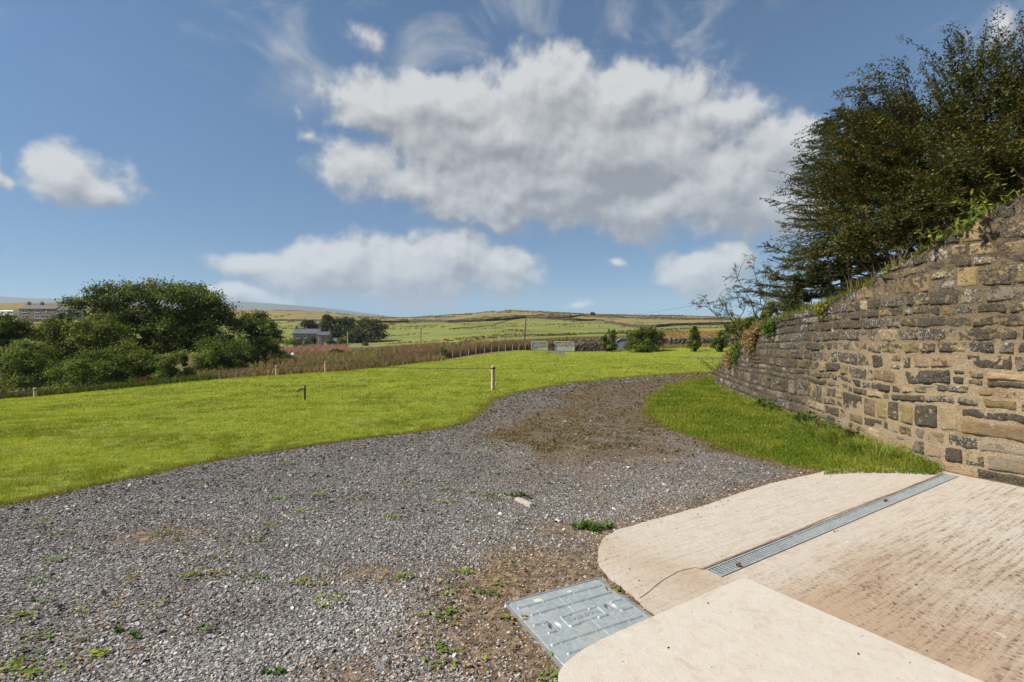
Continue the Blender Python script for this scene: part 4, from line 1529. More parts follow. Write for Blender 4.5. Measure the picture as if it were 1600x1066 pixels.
# ------------------------------------------------------------------ loose gravel
def build_gravel():
    rng = np.random.default_rng(31)
    n = 640000
    px = rng.uniform(-520, 1330, n)
    Y = np.exp(rng.uniform(math.log(1.25), math.log(23), n))
    P2 = np.c_[(px - 800) / FPX * Y, Y]
    r = region_of(P2)
    di = [i for i, q in enumerate(REGIONS) if q[0] == 'gravel_drive'][0]
    P2 = P2[r == di]
    mk = drive_mask(P2)
    patch = fbm(P2 * 2.6, 3, 33)
    keep = rng.random(len(P2)) < (1 - .62 * sstep(mk[:, 0] + (patch - .5) * 2.2, .55, .9)) * (1 - .8 * mk[:, 1]) * (1 - .35 * sstep(P2[:, 1], 6, 12)) * (1 - .40 * mk[:, 2])
    P2, mk, patch = P2[keep], mk[keep], patch[keep]
    n = len(P2)
    sc = np.maximum(.0064, .0013 * P2[:, 1] + .0022) * rng.lognormal(0, .35, n)
    big = (rng.random(n) < .008) & (P2[:, 1] < 7)
    sc = np.where(big, sc * rng.uniform(1.4, 2.1, n), sc)
    sc = np.minimum(sc, .05)
    cube = np.array([(-1, -1, -1), (1, -1, -1), (1, 1, -1), (-1, 1, -1), (-1, -1, 1), (1, -1, 1), (1, 1, 1), (-1, 1, 1)], float)
    V = cube[None] * (1 + rng.uniform(-.45, .30, (n, 8, 3)))
    V *= np.stack([np.ones(n), rng.uniform(.55, .95, n), rng.uniform(.28, .6, n)], 1)[:, None, :]
    th, ti = rng.uniform(0, 2 * math.pi, n), rng.normal(0, .3, (n, 2))
    # tilt then spin
    V[:, :, 2] += V[:, :, 0] * ti[:, 0:1] + V[:, :, 1] * ti[:, 1:2]
    c, s = np.cos(th)[:, None], np.sin(th)[:, None]
    V = np.stack([V[:, :, 0] * c - V[:, :, 1] * s, V[:, :, 0] * s + V[:, :, 1] * c, V[:, :, 2]], 2)
    V = V * sc[:, None, None] * .62
    V += np.c_[P2, ground_z(P2[:, 0], P2[:, 1]) + sc * .15][:, None, :]
    F = np.array([(0, 3, 2, 1), (4, 5, 6, 7), (0, 1, 5, 4), (1, 2, 6, 5), (2, 3, 7, 6), (3, 0, 4, 7)])
    F = (F[None] + (np.arange(n) * 8)[:, None, None]).reshape(-1, 4)
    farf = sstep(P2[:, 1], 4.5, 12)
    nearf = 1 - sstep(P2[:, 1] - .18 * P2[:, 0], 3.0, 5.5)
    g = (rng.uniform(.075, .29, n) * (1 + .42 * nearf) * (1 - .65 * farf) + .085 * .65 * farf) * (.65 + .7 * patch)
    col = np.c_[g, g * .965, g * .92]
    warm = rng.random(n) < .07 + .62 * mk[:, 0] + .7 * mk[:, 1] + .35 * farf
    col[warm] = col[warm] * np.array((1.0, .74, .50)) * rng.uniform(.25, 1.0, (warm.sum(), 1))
    wht = rng.random(n) < np.where(big, .12, .0035)
    col[wht] = np.array((.62, .59, .53)) * rng.uniform(.7, 1.1, (wht.sum(), 1))
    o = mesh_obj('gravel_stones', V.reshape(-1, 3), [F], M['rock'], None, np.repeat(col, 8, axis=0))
    tag(o, 'loose dark grey stone chippings strewn over the drive', kind='stuff')

    # scattered weeds in the gravel
    b = B()
    for k in range(120):
        px_, py_ = rng.uniform(0, 1200), 660 + 400 * rng.random() ** 1.5
        c = np.array(flat(px_, py_))
        if region_of(c[None])[0] != di:
            continue
        r0 = rng.uniform(.018, .055) * (1 if py_ > 760 else 1.5)
        m = int(rng.integers(8, 26))
        P = np.c_[c + rng.normal(size=(m, 2)) * r0 * np.array((1.3, .7)), rng.uniform(.008, .018, m)]
        d = rand_dirs(m, rng)
        d[:, 2] = np.abs(d[:, 2]) * .22
        pal = [(.14, .22, .03), (.22, .27, .03), (.09, .15, .03), (.24, .20, .04)]
        leaf_cards(b, P, d, np.tile((0, 0, 1.), (m, 1)) + rand_dirs(m, rng) * .3, rng.uniform(.018, .045, m), .016, pick([pal[rng.integers(4)]], m, rng, .3))
    k = 60000
    px_ = rng.uniform(690, 1180, k)
    Y_ = np.exp(rng.uniform(math.log(6.5), math.log(23.5), k))
    Q = np.c_[(px_ - 800) / FPX * Y_, Y_]
    Q = Q[region_of(Q) == di]
    mk2 = drive_mask(Q)
    Q = Q[rng.random(len(Q)) < mk2[:, 1] * 1.1 * sstep(fbm(Q * 2.3, 3, 91), .35, .62)]
    d = rand_dirs(len(Q), rng)
    d[:, 2] = np.abs(d[:, 2]) * .45
    L_ = rng.uniform(.02, .055, len(Q)) * np.maximum(1, Q[:, 1] / 11)
    leaf_cards(b, np.c_[Q, np.full(len(Q), .006)], d, np.tile((0, 0, 1.), (len(Q), 1)) + rand_dirs(len(Q), rng) * .5, L_, L_ * .5,
               pick([(.15, .10, .055), (.19, .135, .07), (.17, .15, .05), (.11, .08, .045), (.20, .17, .06)], len(Q), rng, .35))
    tag(b.build('gravel_weeds', M['leaf']), 'little green weeds and moss dotted over the gravel', kind='stuff')

    # one leafy weed by the concrete and a broken piece of stone
    def rosette(px, py, r, m, lab, h=.05):
        c = np.array((*flat(px, py), .0))
        root = empty('weed', c, lab, 'weed')
        lb = B()
        k = m // 14
        cs = c + np.c_[rng.normal(size=(k, 2)) * r * np.array((.75, .45)), np.zeros(k)]
        for q in cs:
            d = rand_dirs(14, rng)
            d[:, 2] = np.abs(d[:, 2]) * .55 + .08
            leaf_cards(lb, np.tile(q, (14, 1)) + (0, 0, .006), d, np.tile((0, 0, 1.), (14, 1)) + rand_dirs(14, rng) * .3, rng.uniform(.02, max(.03, h * 1.5), 14), .016,
                       pick([(.07, .13, .025), (.12, .19, .035), (.05, .09, .02)], 14, rng))
        lb.build('leaves', M['leaf'], root)
    rosette(918, 825, .10, 300, 'leafy green weed clump in the gravel beside the rounded concrete corner', .05)
    rosette(820, 776, .07, 130, 'small green weed just behind the broken stone on the gravel', .04)
    rosette(205, 990, .06, 56, 'flat green weed spreading in the gravel at lower left', .018)
    rosette(425, 1056, .04, 42, 'green weed at the very bottom edge left of centre', .022)
    bb = B()
    a, e = np.array((*flat(806, 781), .012)), np.array((*flat(832, 793), .012))
    m_ = (a + e) / 2
    ang = math.atan2(*(e - a)[[1, 0]])
    bb.box(m_, (np.linalg.norm(e - a), .055, .035), ang, (.36, .32, .27), .86)
    st = tag(bb.build('stone', M['rock']), 'broken pale oblong piece of stone lying on the gravel', 'stone')
    bv = st.modifiers.new('bevel', 'BEVEL')
    bv.width, bv.segments = .006, 2
    # crumbs and dark specks lying on the concrete
    cb = B()
    for k in range(190):
        px_, py_ = rng.uniform(940, 1600), rng.uniform(745, 1060)
        if k < 70:
            t = rng.integers(len(APRON_EDGE))
            c = APRON_EDGE[t] + np.abs(rng.normal(size=2)) * np.array((.10, -.10))
        else:
            c = np.array(flat(px_, py_))
        rg = region_of(c[None])[0]
        if rg < 0 or REGIONS[rg][0] not in ('concrete_apron', 'concrete_slab'):
            continue
        s = .0018 + .0055 * rng.random() ** 3
        cb.box((c[0], c[1], REGIONS[rg][2] + s * .3), (s * 2.2, s * 1.5, s * .8), rng.uniform(0, 3), pick([(.05, .045, .04), (.09, .07, .05)], 1, rng)[0], .7)
    tag(cb.build('grit', M['rock']), 'dark crumbs of grit scattered on the pale concrete', kind='stuff')


build_gravel()


# ------------------------------------------------------------------ big arching shrub on the bank
def build_big_shrub():
    rng = np.random.default_rng(41)
    bx, by = 9.4, 9.8
    base = np.array((bx, by, bank_z(bx, by)))
    root = empty('arching_shrub', base, 'huge dark arching shrub with small leaves towering above the stone wall at the right', 'shrub')
    env = [(at3(1405, 285, 9.5), (1.7, 1.6, 1.55)), (at3(1510, 205, 9.6), (1.75, 1.6, 1.75)), (at3(1640, 190, 10), (2.1, 1.7, 2.0)), (at3(1345, 300, 10.2), (1.25, 1.3, 1.2)),
           (at3(1500, 340, 9.0), (2.2, 1.2, 1.0)), (at3(1390, 215, 9.8), (1.1, 1.1, .85)), (at3(1620, 300, 9.5), (2.2, 1.4, 1.3)), (at3(1330, 375, 9.8), (1.2, 1.1, .75)),
           (at3(1750, 150, 10), (2.0, 1.6, 2.2)),
           (at3(1390, 372, 8.6), (1.15, .9, .55)), (at3(1470, 335, 8.0), (1.3, .8, .6)), (at3(1570, 275, 7.6), (1.4, .8, .65)), (at3(1325, 405, 9.6), (.9, .8, .45))]
    tb, lb, eb = B(), B(), B()
    o = base + (0, 0, .2)
    for c, r in env:
        for k in range(4):
            st = o + rng.normal(size=3) * np.array((.35, .3, .0))
            limb(tb, st - (0, 0, .4), np.array(c) + rand_dirs(1, rng)[0] * np.array(r) * .5, .055, .015, rng, .10, 8, (.09, .06, .045), 5)
    vol = np.array([r[0] * r[2] for _, r in env])
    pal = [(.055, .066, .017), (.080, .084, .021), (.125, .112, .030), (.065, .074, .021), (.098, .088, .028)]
    # long arching sprays, swept the same way as their neighbours
    specs = []
    for (c, r), k in zip(env, (1750 * vol / vol.sum()).astype(int)):
        d = rand_dirs(k, rng)
        rad = rng.uniform(.15, 1.0, k) ** .65
        specs.append(np.array(c) + d * np.array(r) * rad[:, None] * .78)
    S = np.concatenate(specs)
    sweep = np.c_[fbm(S * .9, 2, 501), fbm(S * .9, 2, 502), fbm(S * .9, 2, 503)] - .5
    dirs = unit(S - (o + np.array((.7, .3, -.9)))) + rng.normal(size=S.shape) * .17 + sweep * 1.1 + np.array((-.12, -.10, .14))
    lens = rng.uniform(.65, 1.35, len(S))
    # a few long wands standing out of the outline
    wands = [(1490, 120, -.35, .9, 1.25), (1478, 105, -.55, .75, 1.05), (1515, 115, .05, 1, 1.15), (1545, 120, .12, 1, 1.1), (1575, 130, .10, 1, 1.15), (1600, 120, .2, 1, 1.2), (1560, 110, -.1, 1, .9),
             (1395, 140, -.9, .25, .95), (1380, 150, -.9, .3, .8), (1360, 140, -1, .15, .75), (1420, 125, -.7, .5, .8), (1320, 190, -1, .2, .75), (1300, 215, -1, .15, .7), (1295, 240, -1, .1, .7),
             (1620, 130, .3, 1, 1.2), (1500, 90, -.15, 1, .9), (1530, 95, .3, .9, .8)]
    for (px, py, dx, dz, L) in wands:
        for q in range(4):
            S = np.vstack([S, at3(px + rng.normal() * 10, py + rng.normal() * 12, 9.6 + rng.normal() * .3)])
            dirs = np.vstack([dirs, np.array((dx, -.1, dz)) + rng.normal(size=3) * .13])
            lens = np.r_[lens, L * rng.uniform(.7, 1.1)]
    dirs = unit(dirs)
    for p, d, L in zip(S, dirs, lens):
        k = 6
        t = np.linspace(0, 1, k)[:, None]
        bend = rng.normal(size=3) * .10 - np.array((0, 0, .34))
        P = p + d * t * L + bend * t ** 2 * L
        tb.tube(P, np.linspace(.007, .002, k), 3, (.085, .065, .04), cap=False)
        m = int(105 * L)
        u = rng.uniform(.0, 1, m)
        Q = p + d * u[:, None] * L + bend * (u ** 2)[:, None] * L
        tg = unit(d + 2 * bend * u[:, None])
        side = unit(np.cross(tg, np.array((0, 0, 1.)) + rng.normal(size=3) * .25))
        sg = np.where(rng.random(m) < .5, 1, -1)[:, None]
        T = unit(tg * .7 + side * sg * .9 + rng.normal(size=(m, 3)) * .3)
        Nn = unit(np.array((0, 0, 1.)) + rng.normal(size=(m, 3)) * .45)
        sz = rng.uniform(.026, .068, m) * (1.1 - .4 * u)
        tw = np.array(pal[rng.integers(len(pal))]) * rng.uniform(.75, 1.35)
        col = tw * rng.uniform(.7, 1.35, (m, 1))
        red = rng.random(m) < .06
        col[red] = np.array((.20, .085, .03)) * rng.uniform(.6, 1.2, (red.sum(), 1))
        # sub-sprays
        Q = Q + T * (rng.random((m, 1)) ** 1.5) * .11
        leaf_cards(lb, Q, T, Nn, sz, sz * .55, col)
    # dense inner leaves
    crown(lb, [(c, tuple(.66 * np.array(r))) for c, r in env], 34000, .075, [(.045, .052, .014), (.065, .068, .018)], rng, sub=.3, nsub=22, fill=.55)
    tb.build('stems', M['bark'], root)
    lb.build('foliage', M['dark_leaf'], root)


build_big_shrub()


def build_spruce():
    rng = np.random.default_rng(43)
    x, y = (1322 - 800) / FPX * 12.6, 12.6
    zb = bank_z(x, y)
    root = empty('spruce', (x, y, zb), 'dark spruce with drooping needled branches leaning out beyond the wall, left of the huge shrub', 'tree')
    tb, nb = B(), B()
    H = CAMZ + (533 - 165) / FPX * 12.6 - zb
    tb.tube([(x, y, zb - .3), (x, y, zb + H * .5), (x + .05, y, zb + H)], [.16, .10, .02], 8, (.08, .06, .045))
    pal = np.array([(.055, .070, .024), (.085, .095, .030), (.040, .052, .020)])
    for k in range(150):
        h = rng.uniform(.10, .97)
        R = (2.75 * (1 - h) ** .8 + .25) * rng.uniform(.75, 1.1)
        a = rng.uniform(0, 2 * math.pi)
        d = np.array((math.cos(a), math.sin(a), 0))
        t = np.linspace(0, 1, 8)
        Z = zb + h * H + (-.30 * t + .36 * t ** 2.4) * R * .9 + t * R * .12 * (1 if h > .5 else 0)
        P = np.c_[x + d[0] * t * R, y + d[1] * t * R, Z]
        tb.tube(P, np.linspace(.028, .006, 8), 4, (.09, .065, .05), cap=False)
        side0 = np.array((-d[1], d[0], 0))
        for q in range(int(11 * R) + 4):
            u = rng.uniform(.18, 1)
            p = np.array([np.interp(u, t, P[:, i]) for i in range(3)])
            L2 = rng.uniform(.25, .6) * (1.15 - .65 * u)
            dd = unit(d * .75 + side0 * rng.choice((-1, 1)) * rng.uniform(.2, 1) + np.array((0, 0, rng.normal(.02, .12))))
            tb.tube([p, p + dd * L2], [.006, .003], 3, (.07, .055, .04), cap=False)
            m = int(110 * L2) + 8
            w = rng.uniform(0, 1.0, m)
            Q = p + dd * (w * L2)[:, None]
            T = unit(dd * .9 + rand_dirs(m, rng) * .8)
            c = pal[rng.integers(3)] * rng.uniform(.7, 1.4) * rng.uniform(.75, 1.25, (m, 1))
            leaf_cards(nb, Q, T, rand_dirs(m, rng), rng.uniform(.05, .08, m), .013, c)
    tb.build('branches', M['bark'], root)
    nb.build('needles', M['dark_leaf'], root)


build_spruce()


def build_rowans():
    for (px, Y, stems, lab, sd) in (
            (1182, 14.6, [(1150, 455, .05), (1105, 470, -.1), (1092, 478, -.2), (1165, 405, .1), (1178, 408, .2), (1190, 430, .4), (1205, 425, .3), (1140, 485, -.3), (1125, 460, -.1)],
             'slender rowan with sparse leaves and red berry clusters at the far end of the wall', 51),
            (1238, 13.8, [(1222, 410, .1), (1240, 395, .3), (1255, 420, .5), (1212, 440, -.1), (1262, 440, .2), (1230, 430, .2), (1248, 450, -.2)],
             'leafier young rowan with several bare stems between the berried rowan and the spruce', 52)):
        rng = np.random.default_rng(sd)
        x = (px - 800) / FPX * Y
        base = np.array((x, Y, bank_z(x, Y)))
        root = empty('rowan', base, lab, 'tree')
        tb, lb = B(), B()
        for (qx, qy, dy) in stems:
            e = at3(qx, qy, Y + dy)
            P = limb(tb, base + rng.normal(size=3) * np.array((.22, .15, 0)) - (0, 0, .1), e, .026, .006, rng, .05, 9, (.16, .13, .10), 5)
            for k in range(9):
                i = rng.integers(3, 9)
                d = unit(rand_dirs(1, rng)[0] * .9 + unit(P[-1] - P[0]) * .7 + np.array((0, 0, .1)))
                L = rng.uniform(.2, .5)
                q = P[i] + d * L
                tb.tube([P[i], P[i] + d * L * .5 + (0, 0, .03), q], [.007, .005, .003], 3, (.13, .10, .08), cap=False)
                for j in range(6 if sd == 51 else 9):
                    c0 = P[i] + d * L * rng.uniform(.3, 1)
                    fd = unit(d + rand_dirs(1, rng)[0] * 1.1)
                    m = 11
                    u = np.linspace(.1, 1, m)
                    s = unit(np.cross(fd, (0, 0, 1.) + rng.normal(size=3) * .3))
                    Q = c0 + fd * (u * .16)[:, None] - np.array((0, 0, .05)) * (u ** 2)[:, None]
                    T = unit(fd * .5 + s * np.where(np.arange(m) % 2, 1, -1)[:, None])
                    pal = [(.085, .11, .024), (.14, .155, .035), (.17, .15, .04)] if sd == 51 else [(.11, .145, .024), (.17, .20, .035), (.075, .105, .02)]
                    leaf_cards(lb, Q, T, np.tile((0, 0, 1.), (m, 1)) + rng.normal(size=(m, 3)) * .4, .055, .02, pick(pal, m, rng))
            if sd == 51 and qx in (1150, 1105, 1092, 1140, 1165):
                for k in range(1):
                    c0 = P[-1 - k] + rng.normal(size=3) * .06 - (0, 0, .08)
                    rb = B()
                    for j in range(20):
                        p = c0 + rng.normal(size=3) * np.array((.032, .032, .018))
                        rb.box(p, (.020, .020, .020), rng.uniform(0, 1.5), (.15, .018, .014), .7)
                    rb.build('berry_cluster', M['paint'], root)
        tb.build('stems', M['bark'], root)
        lb.build('leaves', M['leaf'], root)


build_rowans()


def wall_s_for_px(px):
    ss = np.linspace(1.0, 15.5, 800)
    x, y, *_ = wall_at(ss)
    return float(ss[np.argmin(np.abs(800 + FPX * x / y - px))])


# ------------------------------------------------------------------ plants along the wall top
def build_wall_top():
    rng = np.random.default_rng(61)
    b = B()
    # rough turf running along the top
    for k in range(420):
        s = rng.uniform(3.2, 16)
        x, y, t, nx, ny = wall_at(s)
        px = 800 + FPX * x / y
        off = rng.uniform(-.5, .03)
        m = int(rng.integers(16, 46))
        c = np.array((x + nx * off, y + ny * off))
        P = np.c_[c + rng.normal(size=(m, 2)) * .06, np.full(m, t - .03)]
        if 1110 < px < 1205:
            pal, h = [(.26, .18, .07), (.20, .14, .055), (.12, .13, .03), (.30, .21, .10)], .17
        elif px < 1400:
            pal, h = [(.17, .18, .035), (.22, .19, .06), (.11, .14, .025)], .14
        else:
            pal, h = [(.16, .18, .03), (.10, .13, .02), (.26, .22, .09)], .09
        blades(b, P, h * rng.uniform(.4, 1.3, m), .008, 1.0, pick(pal, m, rng, .3), rng, 2)
    # dry seed heads
    for k in range(60):
        s = wall_s_for_px(rng.uniform(1295, 1400))
        x, y, t, nx, ny = wall_at(s)
        p = np.array((x - nx * rng.uniform(.1, .7), y - ny * rng.uniform(.1, .7), t - .02))
        h = rng.uniform(.22, .48)
        P = np.tile(p, (3, 1)) + rng.normal(size=(3, 3)) * .01
        blades(b, P, h, .006, .35, pick([(.28, .22, .11)], 3, rng), rng, 2)
    tag(b.build('wall_turf', M['grass']), 'dry and green grass growing along the sloping top of the wall', kind='stuff')

    def hang(px, width, depth, n, pal, size, lab, name, cat, over=.08, up=.06, seed=1, group=None):
        r = np.random.default_rng(seed)
        s = wall_s_for_px(px)
        x, y, t, nx, ny = wall_at(s)
        c = np.array((x, y, t))
        root = empty(name, c, lab, cat, group)
        lb, sb = B(), B()
        ss = s + r.normal(size=n) * width * .4
        x, y, t, nx, ny = wall_at(ss)
        dn = np.abs(r.normal(size=n)) * depth * .55 * np.exp(-((ss - s) / width) ** 2)
        off = r.uniform(-.12, over, n) * np.where(dn > .02, 1, 1)
        Z = t + up * r.random(n) - dn
        off = np.where(Z < t, np.abs(off) * .6 + .05, off)
        P = np.c_[x + nx * off, y + ny * off, Z]
        T = rand_dirs(n, r) + np.array((0, 0, -.3))
        Nn = unit(np.c_[nx, ny, np.full(n, .6)] + rand_dirs(n, r) * .6)
        L = size * r.uniform(.6, 1.3, n)
        leaf_cards(lb, P, T, Nn, L, L * .6, pick(pal, n, r, .3))
        for k in range(8):
            a = P[r.integers(n)]
            sb.tube([c + (0, 0, -.02), (c + a) / 2 + (0, 0, .03), a], [.008, .006, .003], 4, (.10, .08, .05), cap=False)
        sb.build('stems', M['bark'], root)
        lb.build('leaves', M['leaf'], root)
    G = [(.06, .10, .018), (.10, .15, .022), (.045, .075, .015)]
    Yl = [(.22, .20, .03), (.15, .17, .025), (.28, .22, .04)]
    Br = [(.22, .15, .06), (.16, .11, .045), (.30, .20, .09)]
    hang(1176, .75, .42, 1500, Br, .06, 'tuft of dry brown grass hanging over the far end of the wall top', 'grass_tuft', 'grass tuft', .10, .16, 3)
    hang(1206, .5, .28, 800, G, .055, 'dark green ivy clump below the dry tuft on the wall top', 'ivy', 'ivy', .07, .1, 4)
    hang(1152, .6, .5, 900, G, .055, 'green ivy draping over the lowest end of the wall', 'ivy', 'ivy', .07, .1, 6)
    hang(1142, .6, .5, 700, Br, .06, 'brown dead grass fringe on the outermost curve of the wall end', 'grass_tuft', 'grass tuft', .08, .08, 16)
    hang(1288, .30, .20, 420, Yl, .04, 'yellow green stonecrop cushion on the wall top below the spruce', 'stonecrop', 'plant', .05, .06, 5)
    # brambles above the tall part
    for (px, n, h, lab, sd, pal) in (
            (1425, 16, .34, 'low bramble with lime green leaves on the wall top, lowest of the three', 71, Yl + G[:2]),
            (1482, 20, .36, 'spreading bramble with broad green leaves on the wall top between the other two', 72, G[:2] + [(.17, .22, .03)]),
            (1570, 22, .55, 'tall yellow green leafy weed on the wall top at the right edge of the view', 73, [(.20, .24, .03), (.13, .18, .025), (.26, .25, .03)])):
        r = np.random.default_rng(sd)
        s = wall_s_for_px(px)
        x, y, t, nx, ny = wall_at(s)
        c = np.array((x - nx * .15, y - ny * .15, t))
        root = empty('bramble' if sd < 73 else 'tall_weed', c, lab, 'bramble' if sd < 73 else 'weed')
        sb, lb = B(), B()
        for k in range(n):
            x, y, t, nx, ny = wall_at(s + r.normal() * .33)
            p = np.array((x - nx * r.uniform(.02, .35), y - ny * r.uniform(.02, .35), t - .03))
            d = unit(r.normal(size=3) * np.array((.8, .8, .3)) + np.array((0, 0, .75)))
            L = h * r.uniform(.5, 1.2)
            tt = np.linspace(0, 1, 6)[:, None]
            P = p + d * tt * L - np.array((0, 0, .35)) * tt ** 2 * L * (1 if sd < 73 else .1)
            sb.tube(P, np.linspace(.006, .003, 6), 4, (.13, .09, .04), cap=False)
            m = 13
            u = r.uniform(.2, 1, m)
            Q = np.array([[np.interp(w, tt[:, 0], P[:, i]) for i in range(3)] for w in u])
            T = rand_dirs(m, r) + np.array((0, 0, .1))
            leaf_cards(lb, Q, T, np.tile((0, -.35, 1.), (m, 1)) + r.normal(size=(m, 3)) * .35, r.uniform(.05, .095, m), .045 if sd < 73 else .026, pick(pal, m, r, .25))
        sb.build('stems', M['leaf'], root)
        lb.build('leaves', M['leaf'], root)
    # thin wispy weed standing at the foot of the far wall end
    r = np.random.default_rng(81)
    p0 = np.array((*hit(1125, 592, 10), 0.0))
    p0[2] = gz(p0[0], p0[1])
    root = empty('wispy_weed', p0, 'thin wispy weed leaning left in front of the far end of the wall', 'weed')
    sb, lb = B(), B()
    for k in range(7):
        e = p0 + np.array((-.75 + r.normal() * .2, r.normal() * .15, .75 + r.normal() * .15))
        P = limb(sb, p0 + r.normal(size=3) * (.06, .06, 0), e, .008, .004, r, .06, 7, (.12, .10, .05), 4)
        m = 26
        u = r.integers(2, 7, m)
        leaf_cards(lb, P[u] + r.normal(size=(m, 3)) * .05, rand_dirs(m, r), rand_dirs(m, r), .05, .022, pick([(.09, .11, .03), (.12, .09, .03)], m, r))
    sb.build('stems', M['leaf'], root)
    lb.build('leaves', M['leaf'], root)


build_wall_top()

# low scrub under the rowans and behind the wall end
DK = [(.070, .095, .018), (.110, .130, .026), (.048, .066, .014)]
OL = [(.125, .140, .026), (.085, .112, .020), (.165, .165, .036)]
LT = [(.135, .175, .030), (.190, .220, .040), (.092, .130, .023)]
for (px, Y, bl, pal, n, lab) in (
        (1168, 16.0, [(1160, 515, 26, 16), (1145, 520, 16, 12), (1182, 508, 22, 14)], LT, 5000, 'leafy green bush under the berried rowan behind the wall end'),
        (1225, 14.2, [(1222, 482, 24, 15), (1205, 492, 18, 12), (1245, 470, 20, 16)], LT + OL[:1], 5500, 'bush of mixed green leaves behind the wall below the leafier rowan'),
        (1275, 13.0, [(1270, 445, 26, 24), (1290, 430, 24, 24)], OL + DK[:1], 5000, 'dull green bush at the foot of the spruce behind the wall')):
    x = (px - 800) / FPX * Y
    bz = bank_z(x, Y)
    b = np.array((x, Y, bz))
    cl = [(at3(a, c, Y) - b, (rx * Y / FPX, rx * Y / FPX, ry * Y / FPX)) for a, c, rx, ry in bl]
    tree('bush', b, cl, n, .055, pal, lab, 'bush', None, seed=px, trunk=.03)

# ------------------------------------------------------------------ trees and shrubs beyond the lawn on the left
TREES = [
    ('broad_tree', 235, 47, [(150, 484, 42, 22), (190, 466, 48, 22), (250, 463, 52, 22), (300, 476, 48, 30), (332, 505, 36, 38), (268, 512, 62, 34), (215, 500, 44, 26), (345, 545, 22, 30), (170, 505, 34, 20), (300, 540, 45, 35), (230, 545, 50, 30)],
     52000, .21, OL + DK, 'tallest spreading tree with a broad domed crown beyond the lawn on the left', dict(trunk=.4, sub=.26)),
    ('olive_tree', 120, 42, [(100, 535, 38, 34), (140, 540, 42, 40), (115, 575, 44, 34), (160, 525, 36, 26)], 22000, .18, OL, 'olive green tree left of the broad domed tree, below the stone house', dict()),
    ('pale_shrub', 130, 35, [(118, 592, 34, 28), (152, 580, 38, 32), (175, 600, 30, 22), (140, 612, 50, 14)], 15000, .13, LT + DK[:1], 'bright speckled leafy shrub at the lawn edge, left of the centre of the trees', dict(trunk=.1)),
    ('mid_shrub', 215, 36, [(205, 570, 40, 34), (232, 585, 36, 28), (205, 600, 44, 18)], 13000, .14, OL + LT[:1] + DK[:1], 'olive shrub under the broad tree, between the speckled shrub and small yellowish tree', dict(trunk=.1)),
    ('small_tree', 274, 34, [(275, 566, 18, 20), (288, 590, 18, 18), (262, 592, 20, 16)], 9000, .12, LT, 'small yellowish green tree in front of the darkest hollow of the broad tree', dict(trunk=.09)),
    ('copper_bush', 228, 33.5, [(230, 598, 15, 9), (243, 602, 9, 6)], 1500, .10, [(.11, .03, .012), (.16, .05, .02), (.06, .03, .012)], 'little copper red bush at the lawn edge under the trees', dict(trunk=.03)),
    ('round_shrub', 350, 38, [(350, 556, 38, 28), (332, 572, 28, 20), (374, 572, 20, 16)], 14000, .13, LT + DK, 'rounded dense green shrub at the right end of the tree group', dict(trunk=.12)),
    ('far_tree', 405, 62, [(400, 512, 28, 24), (420, 528, 20, 20), (386, 525, 18, 22), (410, 545, 26, 18)], 13000, .22, DK + LT[:1], 'dark green tree right of the broad tree and behind the rounded shrub', dict(trunk=.2)),
    ('round_bush', 414, 50, [(415, 546, 16, 19), (404, 560, 14, 12)], 6000, .15, LT, 'light green bush in front of the dark tree beside the pink flowers', dict(trunk=.07)),
    ('dark_tree', 8, 40, [(8, 520, 28, 25), (-14, 530, 30, 36), (20, 540, 18, 14)], 12000, .16, DK + LT[:1], 'dark leafy tree cut by the left edge of the view', dict(trunk=.2)),
    ('hedge_shrub', 42, 36, [(48, 560, 34, 26), (18, 580, 32, 34), (62, 588, 34, 30), (30, 604, 50, 14)], 16000, .13, OL[:2] + LT, 'yellowish green shrub at the lawn edge below the orange bush', dict(trunk=.1)),
    ('conifer', 96, 58, [(98, 502, 12, 14), (93, 518, 18, 12), (84, 530, 20, 10)], 6000, .17, DK, 'small dark conifer right in front of the stone house', dict(trunk=.12)),
    ('orange_bush', 54, 62, [(54, 522, 20, 9), (40, 528, 14, 7), (66, 530, 12, 7)], 3500, .17, [(.26, .15, .025), (.22, .16, .03), (.18, .09, .02)], 'orange yellow bush between the dark tree at the left edge and the conifer', dict(trunk=.06)),
]
for (nm, px, Y, bl, n, size, pal, lab, kw) in TREES:
    tree_px(nm, px, Y, bl, n, size, pal, lab, cat='tree' if 'tree' in nm or nm == 'conifer' else 'bush', seed=px + 3, **kw)


# garden shrubs at the far end of the lawn
def spike_bush(px, Y, blobs, n, lab, seed, size=.16):
    rng = np.random.default_rng(seed)
    b = np.array(at(px, Y))
    root = empty('evergreen_bush', b, lab, 'bush', 'evergreen bushes at the far end of the lawn')
    sb, lb = B(), B()
    for (x, y, rx, ry) in blobs:
        c = at3(x, y, Y)
        k = Y / FPX
        crown(lb, [(c, (rx * k, rx * k * .9, ry * k))], int(n * rx * ry / 250), size, [(.06, .088, .018), (.095, .125, .024), (.15, .165, .035)], rng, sub=.3, nsub=26)
        for q in range(int(rx * .9) + 2):                       # upright leafy tips
            a = c + np.array((rng.uniform(-.85, .85) * rx * k, rng.uniform(-.5, .5) * rx * k, ry * k * rng.uniform(.3, .7)))
            e = a + np.array((rng.normal() * .08, 0, ry * k * rng.uniform(.3, .55)))
            sb.tube([(*(a * .3 + b * .7)[:2], b[2] - .1), a, e], [.03, .02, .008], 4, (.09, .07, .05), cap=False)
            m = 50
            u = rng.random(m)[:, None]
            leaf_cards(lb, a + (e - a) * u + rng.normal(size=(m, 3)) * .05, unit(rand_dirs(m, rng) + (0, 0, .7)), rand_dirs(m, rng), .15, .07, pick([(.07, .11, .022), (.12, .15, .03)], m, rng))
    sb.build('stems', M['bark'], root)
    lb.build('foliage', M['leaf'], root)


